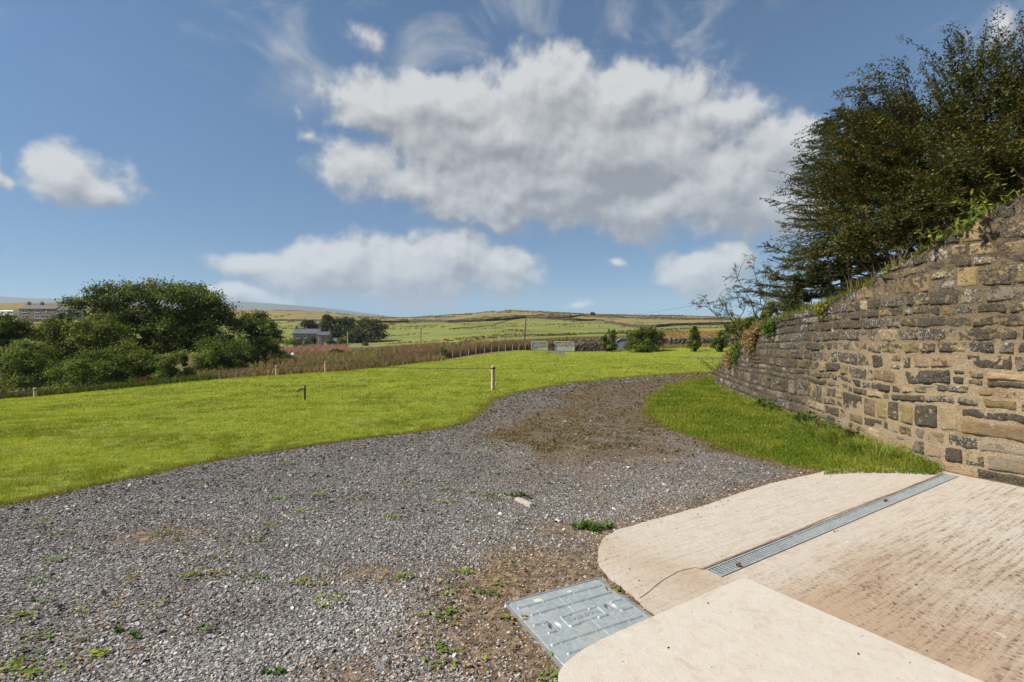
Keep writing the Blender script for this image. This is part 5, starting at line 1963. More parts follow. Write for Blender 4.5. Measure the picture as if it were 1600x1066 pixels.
spike_bush(952, 55, [(957, 531, 7, 14), (943, 535, 6, 10), (953, 543, 12, 6)], 1700, 'bush with two upright leafy tips left of the little grey shed', 91)
spike_bush(1008, 53, [(1008, 529, 18, 17), (992, 534, 13, 13), (1024, 532, 12, 14), (1006, 543, 28, 7)], 2100, 'widest rounded evergreen bush right of the little grey shed', 92)
spike_bush(1085, 50, [(1085, 543, 11, 7), (1085, 536, 10, 9), (1085, 526, 7, 10), (1085, 517, 3.5, 7)], 1900, 'cone shaped evergreen bush standing alone before the far stone wall', 93)
spike_bush(1126, 47, [(1124, 543, 13, 7), (1124, 536, 11, 10), (1130, 527, 7, 9)], 1900, 'low evergreen bush next to the near retaining wall end', 94)
b_ = at(1036, 56)
tree_px('red_sapling', 1036, 56, [(1036, 524, 4.5, 5), (1033, 529, 3.5, 4), (1034, 537, 4, 5)], 900, .13, [(.20, .035, .025), (.14, .03, .02), (.26, .06, .04)], 'small red leaved sapling beside the widest evergreen bush', cat='tree', seed=5, trunk=.04)
tree_px('sapling', 692, 50, [(692, 551, 7, 7), (689, 558, 5, 5)], 1200, .12, LT, 'young green sapling in the tall weeds above the rope fence', cat='tree', seed=6, trunk=.03)

# far trees by the farmhouse and on the ridge
FAR = [('farm_pine', 483, 200, [(482, 508, 11, 8), (490, 512, 8, 7)], 1500, 'dark pine behind the left half of the farmhouse roof'),
       ('farm_pine', 511, 202, [(511, 500, 8, 9), (508, 514, 13, 12), (516, 525, 15, 12)], 2600, 'tallest pointed pine right behind the farmhouse'),
       ('farm_pine', 541, 204, [(530, 505, 10, 10), (543, 506, 12, 11), (540, 522, 22, 17), (525, 528, 12, 12)], 3600, 'wide dark pine group crown right of the pointed pine'),
       ('farm_tree', 580, 190, [(574, 512, 18, 15), (588, 520, 17, 20), (582, 533, 22, 15)], 3600, 'large dark rounded tree at the right end of the farm trees'),
       ('farm_tree', 560, 188, [(558, 528, 16, 12), (552, 538, 14, 8)], 2200, 'lower olive tree in front between the pine group and the large rounded tree'),
       ('ridge_tree', 926, 430, [(926, 491.5, 4, 3)], 500, 'lone round tree on the skyline ridge'),
       ('ridge_tree', 892, 380, [(892, 495, 2.6, 2.4)], 350, 'tiny tree left of the lone round tree below the ridge')]
for i, (nm, px, Y, bl, n, lab) in enumerate(FAR):
    tree_px(nm, px, Y, bl, n, .75 if Y < 300 else .9, [(.045, .055, .020), (.065, .070, .024), (.080, .078, .028)], lab, cat='tree', seed=200 + i, trunk=.35)
GARD = [(458, 178, 14, 6, 'wide clipped shrub before the left end of the farmhouse'), (484, 177, 8, 5, 'rounded garden shrub before the middle of the farmhouse'),
        (489, 176, 3.2, 8, 'dark upright yew against the farmhouse front'), (516, 175, 7, 6, 'dark shrub beside the white farm garage door'), (533, 176, 9, 7, 'green shrub between the garage and the pale pole'),
        (571, 170, 4, 3, 'small pale green bush by the farm track')]
for i, (px, Y, rx, ry, lab) in enumerate(GARD):
    py = 541 - ry * .8
    tree_px('garden_shrub', px, Y, [(px, py, rx, ry)], 900, .5, DK + (LT if i in (0, 4, 5) else []), lab, cat='bush', seed=300 + i, trunk=.1, group='shrubs round the farmhouse')
MIDB = [(534, 92, [(525, 553, 12, 7), (540, 557, 10, 7)], 'dark bramble mound in the willowherb below the farmhouse'), (440, 75, [(436, 556, 14, 8), (448, 560, 9, 6)], 'dark green bramble mound at the left beside the white sheet'),
        (582, 100, [(565, 556, 12, 4), (582, 556, 12, 4), (597, 555, 10, 4)], 'long low green hedge in the rough ground'), ]
for i, (px, Y, bl, lab) in enumerate(MIDB):
    tree_px('bramble_mound', px, Y, bl, 3500, .2, LT if i == 2 else DK + LT[:1], lab, cat='bush', seed=330 + i, trunk=.03)


# ------------------------------------------------------------------ rough ground plants
def build_scrub():
    rng = np.random.default_rng(101)
    b = B()

    def patch(px0, px1, Y0, Y1, n, h, w, pal, keep=None, m=7, spread=.25):
        px = rng.uniform(px0, px1, n)
        Y = np.exp(rng.uniform(math.log(Y0), math.log(Y1), n))
        if keep is not None:
            k = keep(px, Y)
            px, Y = px[k], Y[k]
        X = (px - 800) / FPX * Y
        ok = ~inside(np.c_[X, Y], P_LAWN)
        X, Y = X[ok], Y[ok]
        Z = ground_z(X, Y)
        clump = fbm(np.c_[X * .25, Y * .25], 3, 5)
        hh = h * (.55 + .8 * clump) * rng.uniform(.7, 1.3, len(X))
        i = np.repeat(np.arange(len(X)), m)
        P = np.c_[X, Y, Z][i] + np.c_[rng.normal(size=(len(i), 2)) * spread, np.zeros(len(i))]
        base = np.array(pal)[(np.clip(clump * 1.9 - .45 + rng.normal(size=len(X)) * .2, 0, .999) * len(pal)).astype(int)]
        col = base[i] * rng.uniform(.65, 1.3, (len(i), 1))
        sc = np.maximum(1, Y[i] / 50)
        blades(b, P, hh[i] * rng.uniform(.35, 1.15, len(i)), w * sc, .8, col, rng, 2)
    brown = [(.22, .14, .075), (.30, .19, .115), (.15, .13, .045), (.34, .23, .15), (.17, .155, .055), (.26, .16, .11)]
    pink = [(.36, .16, .18), (.42, .19, .21), (.28, .17, .11), (.35, .20, .17)]
    green = [(.11, .15, .03), (.16, .19, .04), (.21, .20, .06)]
    purp = [(.21, .12, .095), (.15, .12, .05), (.25, .16, .125), (.12, .115, .04), (.28, .19, .12)]
    patch(320, 690, 30.5, 58, 9000, .62, .05, brown + purp[1:4], spread=.35)
    patch(320, 660, 58, 125, 8000, .95, .07, brown + green + brown[:2], spread=.5)
    patch(395, 545, 95, 165, 4200, 1.3, .11, pink, lambda p, y: p < 548 - (y - 95) * .1)
    patch(600, 700, 70, 135, 3500, 1.3, .10, pink + brown[:3])
    # thick weeds along the wire fence up to the gate
    patch(600, 829, 46, 62, 13000, 1.15, .05, purp, lambda p, y: y > np.interp(p, [600, 660, 740, 829], [43, 47.5, 53, 57.6]), spread=.32)
    patch(-40, 330, 25, 36, 3500, .40, .06, [(.06, .085, .018), (.09, .11, .025), (.05, .065, .016), (.13, .10, .04)])
    patch(1020, 1145, 56.5, 61, 900, .40, .03, [(.32, .23, .09), (.20, .19, .045), (.36, .25, .13)])
    patch(760, 1000, 75, 120, 2500, .6, .10, [(.20, .14, .065), (.16, .13, .05), (.25, .17, .085)])
    patch(1020, 1180, 65, 150, 3500, .5, .08, [(.33, .22, .09), (.26, .18, .075), (.38, .27, .12)])
    for (p0, p1, y0, y1, n_) in ((600, 1130, 105, 330, 4500), (380, 620, 200, 380, 1800), (840, 1030, 95, 170, 3000)):
        patch(p0, p1, y0, y1, n_, .55, .10, [(.14, .105, .05), (.11, .11, .04), (.18, .13, .06), (.10, .085, .04)],
              lambda p, y: fbm(np.c_[(p - 800) / FPX * y / 26.0, y / 16.0], 4, 411) > .56, m=5, spread=.5)
    patch(430, 1140, 360, 600, 9000, .8, .12, [(.17, .125, .06), (.13, .10, .055), (.21, .155, .08)],
          lambda p, y: fbm(np.c_[(p - 800) / FPX * y / 40.0, y / 26.0], 4, 415) > .5, m=5, spread=.8)
    tag(b.build('willowherb', M['grass']), 'rough brown and pink willowherb and dry weeds beyond the lawn', kind='stuff')


build_scrub()


# ------------------------------------------------------------------ posts, rope, stake
def wood_post(name, p, h, r, label, group, seed, loops=True, lean=(0, 0)):
    rng = np.random.default_rng(seed)
    root = empty(name, p, label, 'post', group)
    n, k = 14, 9
    th = np.arange(n) / n * 2 * math.pi
    rows = []
    for i, t in enumerate(np.linspace(0, 1, k)):
        rr = r * (1 + .05 * np.sin(3 * th + seed) + .03 * rng.normal(size=n))
        rows.append(np.c_[p[0] + rr * np.cos(th) + lean[0] * t * h, p[1] + rr * np.sin(th) + lean[1] * t * h, np.full(n, p[2] - .1 + t * (h + .1))])
    top = rows[-1].copy()
    top[:, :2] = (top[:, :2] - top[:, :2].mean(0)) * .82 + top[:, :2].mean(0)
    top[:, 2] += .018
    rows.append(top)
    V = np.concatenate(rows)
    i, j = np.meshgrid(np.arange(n), np.arange(k))
    F = np.stack([j * n + i, j * n + (i + 1) % n, (j + 1) * n + (i + 1) % n, (j + 1) * n + i], -1).reshape(-1, 4)
    c = np.tile((.54, .38, .25), (len(V), 1)) * (0.8 + .4 * fbm(V * np.array((18, 18, 2.5)), 3, seed))[:, None]
    mesh_obj('stake', V, [F, np.arange(n)[None] + k * n], M['wood'], root, c)
    if loops:
        lb = B()
        a = np.linspace(0, 2 * math.pi, 15)
        for dz in (.055, .072):
            q = np.c_[p[0] + lean[0] * h + (r + .008) * np.cos(a), p[1] + lean[1] * h + (r + .008) * np.sin(a), p[2] + h - dz + .006 * np.sin(a * 2)]
            lb.tube(q, .010, 5, (.05, .04, .03))
        lb.build('rope_loop', M['rope'], root)
    return root


def post_from_px(px, ytop, ybase, h):
    """post of real height h whose foot stands on the lawn surface"""
    x, y = hit(px, ybase, 6)
    return np.array((x, y, gz(x, y)))


PP = {}
for (k, px, Y, h, r, lab, sd) in (('a', 770, 14.7, .73, .055, 'nearest wooden rope post, standing on the lawn edge beside the bend of the drive', 1),
                                  ('b', 509, 30.0, .68, .08, 'wooden rope post on the crest of the lawn below the farmhouse', 2),
                                  ('c', 432, 29.2, .58, .07, 'short wooden rope post on the lawn crest left of the one below the farmhouse', 3),
                                  ('d', 55, 22.0, .42, .07, 'wooden rope post at the far left in front of the shrubs', 4)):
    p = np.array(at(px, Y))
    PP[k] = (p, h)
    wood_post('rope_post', p, h, r, lab, 'rope posts on the lawn', sd, lean=(.012, 0) if k == 'a' else (0, 0))


def rope(a, b, sag, label, r=.009):
    (pa, ha), (pb, hb) = a, b
    A, C = pa + (0, 0, ha - .06), pb + (0, 0, hb - .06)
    t = np.linspace(0, 1, 30)[:, None]
    P = A + (C - A) * t - np.array((0, 0, sag)) * 4 * t * (1 - t)
    g = ground_z(P[:, 0], P[:, 1])
    P[:, 2] = np.maximum(P[:, 2], g + .05)
    bb = B()
    bb.tube(P, r, 5, (.045, .035, .028))
    tag(bb.build('rope', M['rope']), label, 'rope', 'ropes slung between the posts')


e0 = np.array((-33.0, 24.0, gz(-33, 24)))
rope(PP['a'], PP['b'], .12, 'dark rope slung from the nearest post back to the post below the farmhouse')
rope(PP['b'], PP['c'], .06, 'short rope between the two posts on the lawn crest')
rope(PP['c'], PP['d'], .35, 'long sagging rope from the short crest post towards the far left post')
rope(PP['d'], (e0, .45), .18, 'rope sagging from the far left post out of the picture', .02)


def build_stake():
    p = np.array(at(477, hit(477, 625, 6)[1]))
    root = empty('lawn_stake', p, 'short dark metal stake in the lawn with a hinged arm hanging down to its left', 'stake')
    k = p[1] / FPX
    h = 20 * k
    bb = B()
    bb.box(p + (-.008, 0, h / 2), (.045, .035, h + .1), .2, (.05, .055, .05), .85)
    bb.build('stem', M['paint'], root)
    ab = B()
    a, e = p + (-.02, 0, h - .01), p + (-13 * k, -.05, h - 7.5 * k)
    m = (a + e) / 2
    d = unit(e - a)
    s = unit(np.cross(d, (0, 1, 0)))
    R = np.c_[d, np.cross(s, d), s]
    ab.box(m + d * .02, (np.linalg.norm(e - a) * .62, .06, .05), R=R, col=(.16, .15, .13))
    ab.tube([a + d * .02, e], .012, 6, (.10, .10, .09))
    ab.build('arm', M['paint'], root)
    tp = B()
    tp.tube([a - d * .01, a + d * .09], .028, 8, (.20, .20, .18))
    tp.build('hinge', M['paint'], root)


build_stake()


# ------------------------------------------------------------------ wire fence and field gates
def build_fence():
    pxs = [311, 342, 370, 424, 449, 520, 542, 562, 583, 600, 618, 634, 652, 670, 688, 707, 719.7, 732, 744, 756.6, 768, 779.5, 790, 801, 811, 821]
    root_p = at(311, 30.5)
    root = empty('wire_fence', root_p, 'low wire stock fence with thin posts along the far lawn edge up to the gates', 'fence')
    tops = []
    rng = np.random.default_rng(5)
    for px in pxs:
        Y = float(np.interp(px, [311, 370, 510, 660, 740, 812, 821], [28.6, 29.6, 32.4, 41.2, 48.2, 55.2, 56.0]))
        p = np.array(at(px, Y))
        h = np.interp(px, [311, 560, 700, 821], [.55, .62, .78, .80]) * rng.uniform(.93, 1.07)
        bb = B()
        ln = rng.normal() * .02
        bb.tube([p - (0, 0, .2), p + (ln, 0, h)], [.034, .030], 7, np.array((.30, .27, .22)) * rng.uniform(.8, 1.2))
        bb.build('post', M['wood'], root)
        tops.append((p, h))
    wb = B()
    for f in (.94, .62, .3):
        wb.tube([p + (0, -.045, h * f) for p, h in tops], .006, 4, (.20, .20, .20))
    wb.build('wire', M['paint'], root)


build_fence()


def field_gate(a, b, h, label):
    a, b = np.array(a), np.array(b)
    root = empty('field_gate', (a + b) / 2, label, 'gate', 'galvanised field gates')
    d = b - a
    fr = B()
    up = np.array((0, 0, 1.0))
    c = (1.25, 1.3, 1.3)
    for t in (0.01, .99):
        fr.tube([a + d * t + up * .08, a + d * t + up * h], .05, 8, c)
    for f in (.10, 1.0):
        fr.tube([a + up * h * f + d * .01, b + up * h * f - d * .01], .045, 8, c)
    fr.build('frame', M['galvanised'], root)
    br = B()
    for f in (.24, .38, .53, .68, .84):
        br.tube([a + up * h * f + d * .01, b + up * h * f - d * .01], .032, 6, c)
    br.tube([a + d * .5 + up * h * .1, a + d * .5 + up * h], .022, 6, c)
    br.tube([a + d * .02 + up * h * .12, a + d * .5 + up * h * .98], .02, 6, c)
    br.tube([a + d * .98 + up * h * .12, a + d * .5 + up * h * .98], .02, 6, c)
    br.build('rails', M['galvanised'], root)
    hb = B()
    hb.tube([a + d * .03 + up * h * .8, a - d * .03 + up * h * .8], .03, 6, (.6, .6, .6))
    hb.build('latch', M['galvanised'], root)
    return root


field_gate(at(830.5, 56.6), at(855, 56.6), 1.05, 'left galvanised field gate, between the weedy fence end and the stone pier')
field_gate(at(866.5, 56.6), at(897, 56.4), 1.08, 'right galvanised field gate at the end of the gravel track, between stone pier and wall')


def rubble_wall(name, pts, h, thick, label, seed, step=.4, col=(.13, .105, .08), cat='wall', group=None, base_off=-.2, mat='stone_pile', hs=None):
    """dry stone wall along ground points, uneven top and faces"""
    rng = np.random.default_rng(seed)
    pts = np.array([p[:2] for p in pts], float)
    L = np.r_[0, np.cumsum(np.linalg.norm(np.diff(pts, axis=0), axis=1))]
    n = max(3, int(L[-1] / step))
    s = np.linspace(0, L[-1], n)
    x, y = np.interp(s, L, pts[:, 0]), np.interp(s, L, pts[:, 1])
    tx, ty = np.gradient(x), np.gradient(y)
    q = np.hypot(tx, ty)
    nx, ny = -ty / q, tx / q
    z = ground_z(x, y)
    hh = (h if hs is None else np.interp(s, L, hs)) * (1 + rng.normal(size=n) * .06)
    rows = []
    for (o, f) in ((-.5, 0), (-.46, .3), (-.43, .6), (-.38, .9), (-.2, 1.0), (.2, 1.0), (.38, .9), (.43, .6), (.46, .3), (.5, 0)):
        j = rng.normal(size=n) * thick * .06
        rows.append(np.c_[x + nx * (o * thick + j), y + ny * (o * thick + j), z + (base_off if f == 0 else hh * f)])
    V = np.concatenate(rows)
    i = np.arange(n - 1)
    F = [np.c_[r * n + i, r * n + i + 1, (r + 1) * n + i + 1, (r + 1) * n + i] for r in range(len(rows) - 1)]
    k = len(rows)
    caps = np.array([[r * n for r in range(k)], [r * n + n - 1 for r in range(k)][::-1]])
    c = np.array(col) * (.55 + .9 * rng.random(len(V)))[:, None]
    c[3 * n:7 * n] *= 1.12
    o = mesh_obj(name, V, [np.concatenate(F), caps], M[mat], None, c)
    return tag(o, label, cat, group)


G2 = lambda px, Y: at(px, Y)
rubble_wall('stone_pier', [G2(856.5, 56.7), G2(865.5, 56.7)], 1.0, .6, 'short stone pier between the two field gates', 1, .15, (.14, .11, .085))
rubble_wall('stone_wall', [G2(898.5, 56.5), G2(945, 56.3), G2(962, 56.8)], .98, .55, 'dry stone wall running right from the gates to the shed', 2, .22, (.115, .092, .07))
rubble_wall('stone_wall', [G2(884, 70), G2(915, 68), G2(948, 66), G2(985, 65)], 1.0, .6, 'second dry stone wall rising behind the one by the gates', 3, .3, (.105, .085, .065))
rubble_wall('stone_wall', [G2(1000, 60), G2(1040, 60), G2(1080, 60.5), G2(1120, 60.5), G2(1180, 60), G2(1260, 60)], .95, .6, 'dry stone wall above the grass bank behind the cone shaped bush', 4, .25, (.15, .125, .11))
DKW = (.095, .08, .06)


def hillwall(pxy, h, label, seed, col=DKW, ymin=70):
    pts = []
    for (px, py) in pxy:
        x, y = hit(px, py, ymin)
        pts.append((x, y))
    return rubble_wall('field_wall', pts, h * .72, .8, label, seed, 2.5, col, group='dry stone walls across the hillside')


hillwall([(392, 500.5), (430, 501.5), (470, 502), (520, 502.8), (580, 503.8), (640, 504.2), (700, 503.8), (760, 502.2), (800, 499.5), (822, 497.5)], 2.2, 'long dark stone wall across the hill above the farmhouse, ending at the leaning pole', 11)
hillwall([(822, 497.5), (860, 499.2), (900, 501), (930, 501.2), (945, 503.5), (960, 507), (978, 510), (1000, 511.5), (1025, 511.8)], 2.0, 'dark stone wall curving down the hillside right of the leaning pole', 12)
hillwall([(1025, 511.8), (1045, 509.5), (1075, 508.5), (1100, 508), (1140, 507.2), (1180, 506.8)], 1.9, 'dark wall over the brown moor towards the right', 13)
hillwall([(700, 515), (740, 512), (770, 508.5), (800, 500.2)], .45, 'faint wall running diagonally up the green field', 14, (.17, .16, .06))
hillwall([(850, 497), (892, 496.6), (930, 494.8), (975, 495.6), (1010, 498)], 1.4, 'thin upper wall below the skyline by the lone round tree', 15, (.10, .09, .07), 200)
rubble_wall('field_wall', [hit(p, q, 100) for p, q in ((28, 502), (50, 502.6), (75, 503.3), (110, 503))], 1.6, .8, 'low grey wall in front of the stone house on the left', 16, 1.2, (.17, .145, .12), group='dry stone walls across the hillside')
rubble_wall('field_wall', [at(520, 150), at(560, 145), at(605, 142), at(640, 140)], .9, .7, 'low wall along the track in front of the farmhouse', 17, 1.0, (.20, .175, .16), group='dry stone walls across the hillside')

# ------------------------------------------------------------------ shed, marker post
def build_shed():
    p = np.array(at(971, 56.5))
    root = empty('garden_shed', p, 'little blue grey wooden shed with a gabled front between two bushes', 'shed')
    w, d, h, ap = 1.15, 1.0, .98, 1.3
    c = (.23, .25, .29)
    x0, x1, y0, y1, z = p[0] - w / 2, p[0] + w / 2, p[1], p[1] + d, p[2] - .1
    fr = B()
    prof = [(x0, z), (x1, z), (x1, p[2] + h), (p[0], p[2] + ap), (x0, p[2] + h)]
    V = [(a, y0, b) for a, b in prof] + [(a, y1, b) for a, b in prof]
    fr.add(V, [np.array([[0, 1, 2, 3, 4]]), np.array([[9, 8, 7, 6, 5]]), np.array([(1, 0, 5, 6), (2, 1, 6, 7), (0, 4, 9, 5), (3, 2, 7, 8), (4, 3, 8, 9)])], c)
    for k in range(9):
        fr.box((x0 + (k + .5) * w / 9, y0 - .008, p[2] + .46), (w / 9 - .012, .016, .94), 0, np.array(c) * (.85 + .3 * ((k * 37) % 10) / 10))
    fr.build('walls', M['wood'], root)
    rf = B()
    for sg in (-1, 1):
        a = math.atan2(ap - h, w / 2)
        R = np.array([(math.cos(a), 0, math.sin(a) * sg), (0, 1, 0), (-math.sin(a) * sg, 0, math.cos(a))])
        L = math.hypot(w / 2, ap - h) + .08
        rf.box((p[0] + sg * (w / 4 + .02), p[1] + d / 2, p[2] + (h + ap) / 2 + .012), (L, d + .14, .03), R=R, col=(.14, .15, .17))
    rf.build('roof', M['wood'], root)
    dr = B()
    dr.box((p[0] + .05, y0 - .028, p[2] + .42), (.56, .022, .84), 0, (.25, .27, .31))
    dr.build('door', M['wood'], root)


build_shed()
mp = at(1030, 54)
bb = B()
bb.box((mp.x, mp.y, mp.z + .28), (.10, .09, .75), .3, (.38, .36, .32), .9)
tag(bb.build('marker_post', M['wood']), 'short pale post at the right foot of the widest evergreen bush', 'post')


# ------------------------------------------------------------------ poles and wire
def pole(px, Y, h, lean, r, label, col, arm=True):
    p = np.array(at(px, Y))
    root = empty('utility_pole', p, label, 'pole', 'wooden utility poles')
    e = p + (lean, 0, h)
    bb = B()
    bb.tube([p - (0, 0, .5), (p + e) / 2, e], [r, r * .88, r * .72], 9, col)
    bb.build('shaft', M['wood'], root)
    if arm:
        ib = B()
        for dz in (.15, .4):
            ib.tube([e - (-.02, r + .02, dz), e - (-.02, r + .12, dz - .03), e - (-.02, r + .12, dz - .16)], [.02, .03, .045], 6, (.3, .28, .26))
        ib.build('insulator', M['paint'], root)
    return e


POLE_A = pole(819.5, 118, 40 / FPX * 118, .40, .17, 'tallest dark pole, leaning slightly, behind the field gates', (.10, .085, .07))
POLE_B = pole(657.5, 165, 26 / FPX * 165, 0.1, .16, 'dark pole in the rough field between farm trees and gates', (.11, .10, .075))
POLE_C = pole(543, 172, 23 / FPX * 172, 0, .17, 'pale grey pole in front of the farm trees', (.36, .35, .33))
POLE_D = pole(1109.5, 290, 7 / FPX * 290 + 1, 0, .2, 'tiny distant pole on the moor at the right', (.08, .07, .06))
wb = B()
A, C = at3(940, 494, 400), at3(1230, 450, 70)
t = np.linspace(0, 1, 40)[:, None]
wb.tube(A + (C - A) * t - np.array((0, 0, 1.6)) * 4 * t * (1 - t), .032, 5, (.05, .05, .05))
tag(wb.build('overhead_wire', M['paint']), 'thin dark overhead wire crossing the sky down to the ridge by the lone tree', 'wire')


# ------------------------------------------------------------------ houses
def house_block(root, c, w, d, h, rise, rz, wall_c, roof_c, wins, chim, over=.25, seed=1, roof_rows=9):
    """gabled block, front faces local -y; wins: (x, z, w, h)"""
    ca, sa = math.cos(rz), math.sin(rz)
    R = np.array([(ca, -sa, 0), (sa, ca, 0), (0, 0, 1)])
    c = np.array(c, float)
    T = lambda V: np.asarray(V, float) @ R.T + c
    wb = B()
    pr = [(-d / 2, -.6), (d / 2, -.6), (d / 2, h), (0, h + rise), (-d / 2, h)]
    V = [(-w / 2, y, z) for y, z in pr] + [(w / 2, y, z) for y, z in pr]
    wb.add(T(V), [np.array([[4, 3, 2, 1, 0]]), np.array([[5, 6, 7, 8, 9]]), np.array([(0, 1, 6, 5), (1, 2, 7, 6), (4, 0, 5, 9)])], wall_c)
    wb.build('wall', M['masonry'], root)
    rb = B()
    sl = math.hypot(d / 2, rise)
    a = math.atan2(rise, d / 2)
    for sg in (-1, 1):
        for k in range(2):
            ss = np.linspace(0, 1, roof_rows + 1)
        yl = sg * (d / 2 + over * math.cos(a))
        zl = h - over * math.sin(a)
        P0, P1 = np.array((0, yl, zl)), np.array((0, 0, h + rise))
        nrm = np.array((0, sg * math.sin(a), math.cos(a)))
        for k in range(roof_rows):
            q0, q1 = P0 + (P1 - P0) * ss[k], P0 + (P1 - P0) * ss[k + 1]
            VV = [(-w / 2 - .15, *(q0 + nrm * .10)[1:]), (w / 2 + .15, *(q0 + nrm * .10)[1:]), (w / 2 + .15, *(q1 + nrm * .05)[1:]), (-w / 2 - .15, *(q1 + nrm * .05)[1:]),
                  (-w / 2 - .15, *(q0 + nrm * .01)[1:]), (w / 2 + .15, *(q0 + nrm * .01)[1:])]
            F = np.array([(0, 1, 2, 3), (4, 5, 1, 0)])
            rb.add(T(VV), [F if sg < 0 else F[:, ::-1]], np.array(roof_c) * (.88 + .24 * ((k * 7 + seed) % 5) / 5))
    rb.box(T([(0, 0, h + rise + .09)])[0], (w + .3, .3, .12), rz, np.array(roof_c) * 1.25)
    roof = rb.build('roof', M['slate'], root)
    for (x, s, hh) in chim:
        cb = B()
        cb.box(T([(x, 0, h + rise + hh / 2 - .2)])[0], (s, s, hh + .4), rz, np.array(wall_c) * .8)
        cb.box(T([(x, 0, h + rise + hh + .04)])[0], (s + .12, s + .12, .1), rz, np.array(wall_c) * .9)
        for q in (-.2, .2):
            pp = T([(x + q * s, 0, h + rise + hh + .09)])[0]
            cb.tube([pp, pp + (0, 0, .35)], [.13, .10], 8, (.22, .12, .08))
        ch = cb.build('chimney', M['masonry'], root)
    for (x, z, ww, wh) in wins:
        fb = B()
        t_ = .12
        y = -d / 2 - .03
        for (dx, dz, sx, sz) in ((0, wh / 2 - t_ / 2, ww, t_), (0, -wh / 2 + t_ / 2, ww, t_), (-ww / 2 + t_ / 2, 0, t_, wh - 2 * t_), (ww / 2 - t_ / 2, 0, t_, wh - 2 * t_), (0, 0, t_ * .6, wh - 2 * t_)):
            fb.box(T([(x + dx, y, z + dz)])[0], (sx, .10, sz), rz, (.72, .72, .70))
        fb.box(T([(x, y - .02, z - wh / 2 - .07)])[0], (ww + .2, .16, .13), rz, (.45, .42, .36))
        f = fb.build('window', M['paint'], root)
        pb = B()
        pb.box(T([(x, y + .02, z)])[0], (ww - t_, .03, wh - t_), rz, (.06, .075, .09))
        g = mesh_obj('pane', np.concatenate(pb.v), [np.concatenate(q) for q in pb.f.values()], M['glass'], None, np.concatenate(pb.c))
        g.parent = f
        for v in g.data.vertices:
            v.co = v.co - root.location
    return T


def fix(o):
    return o


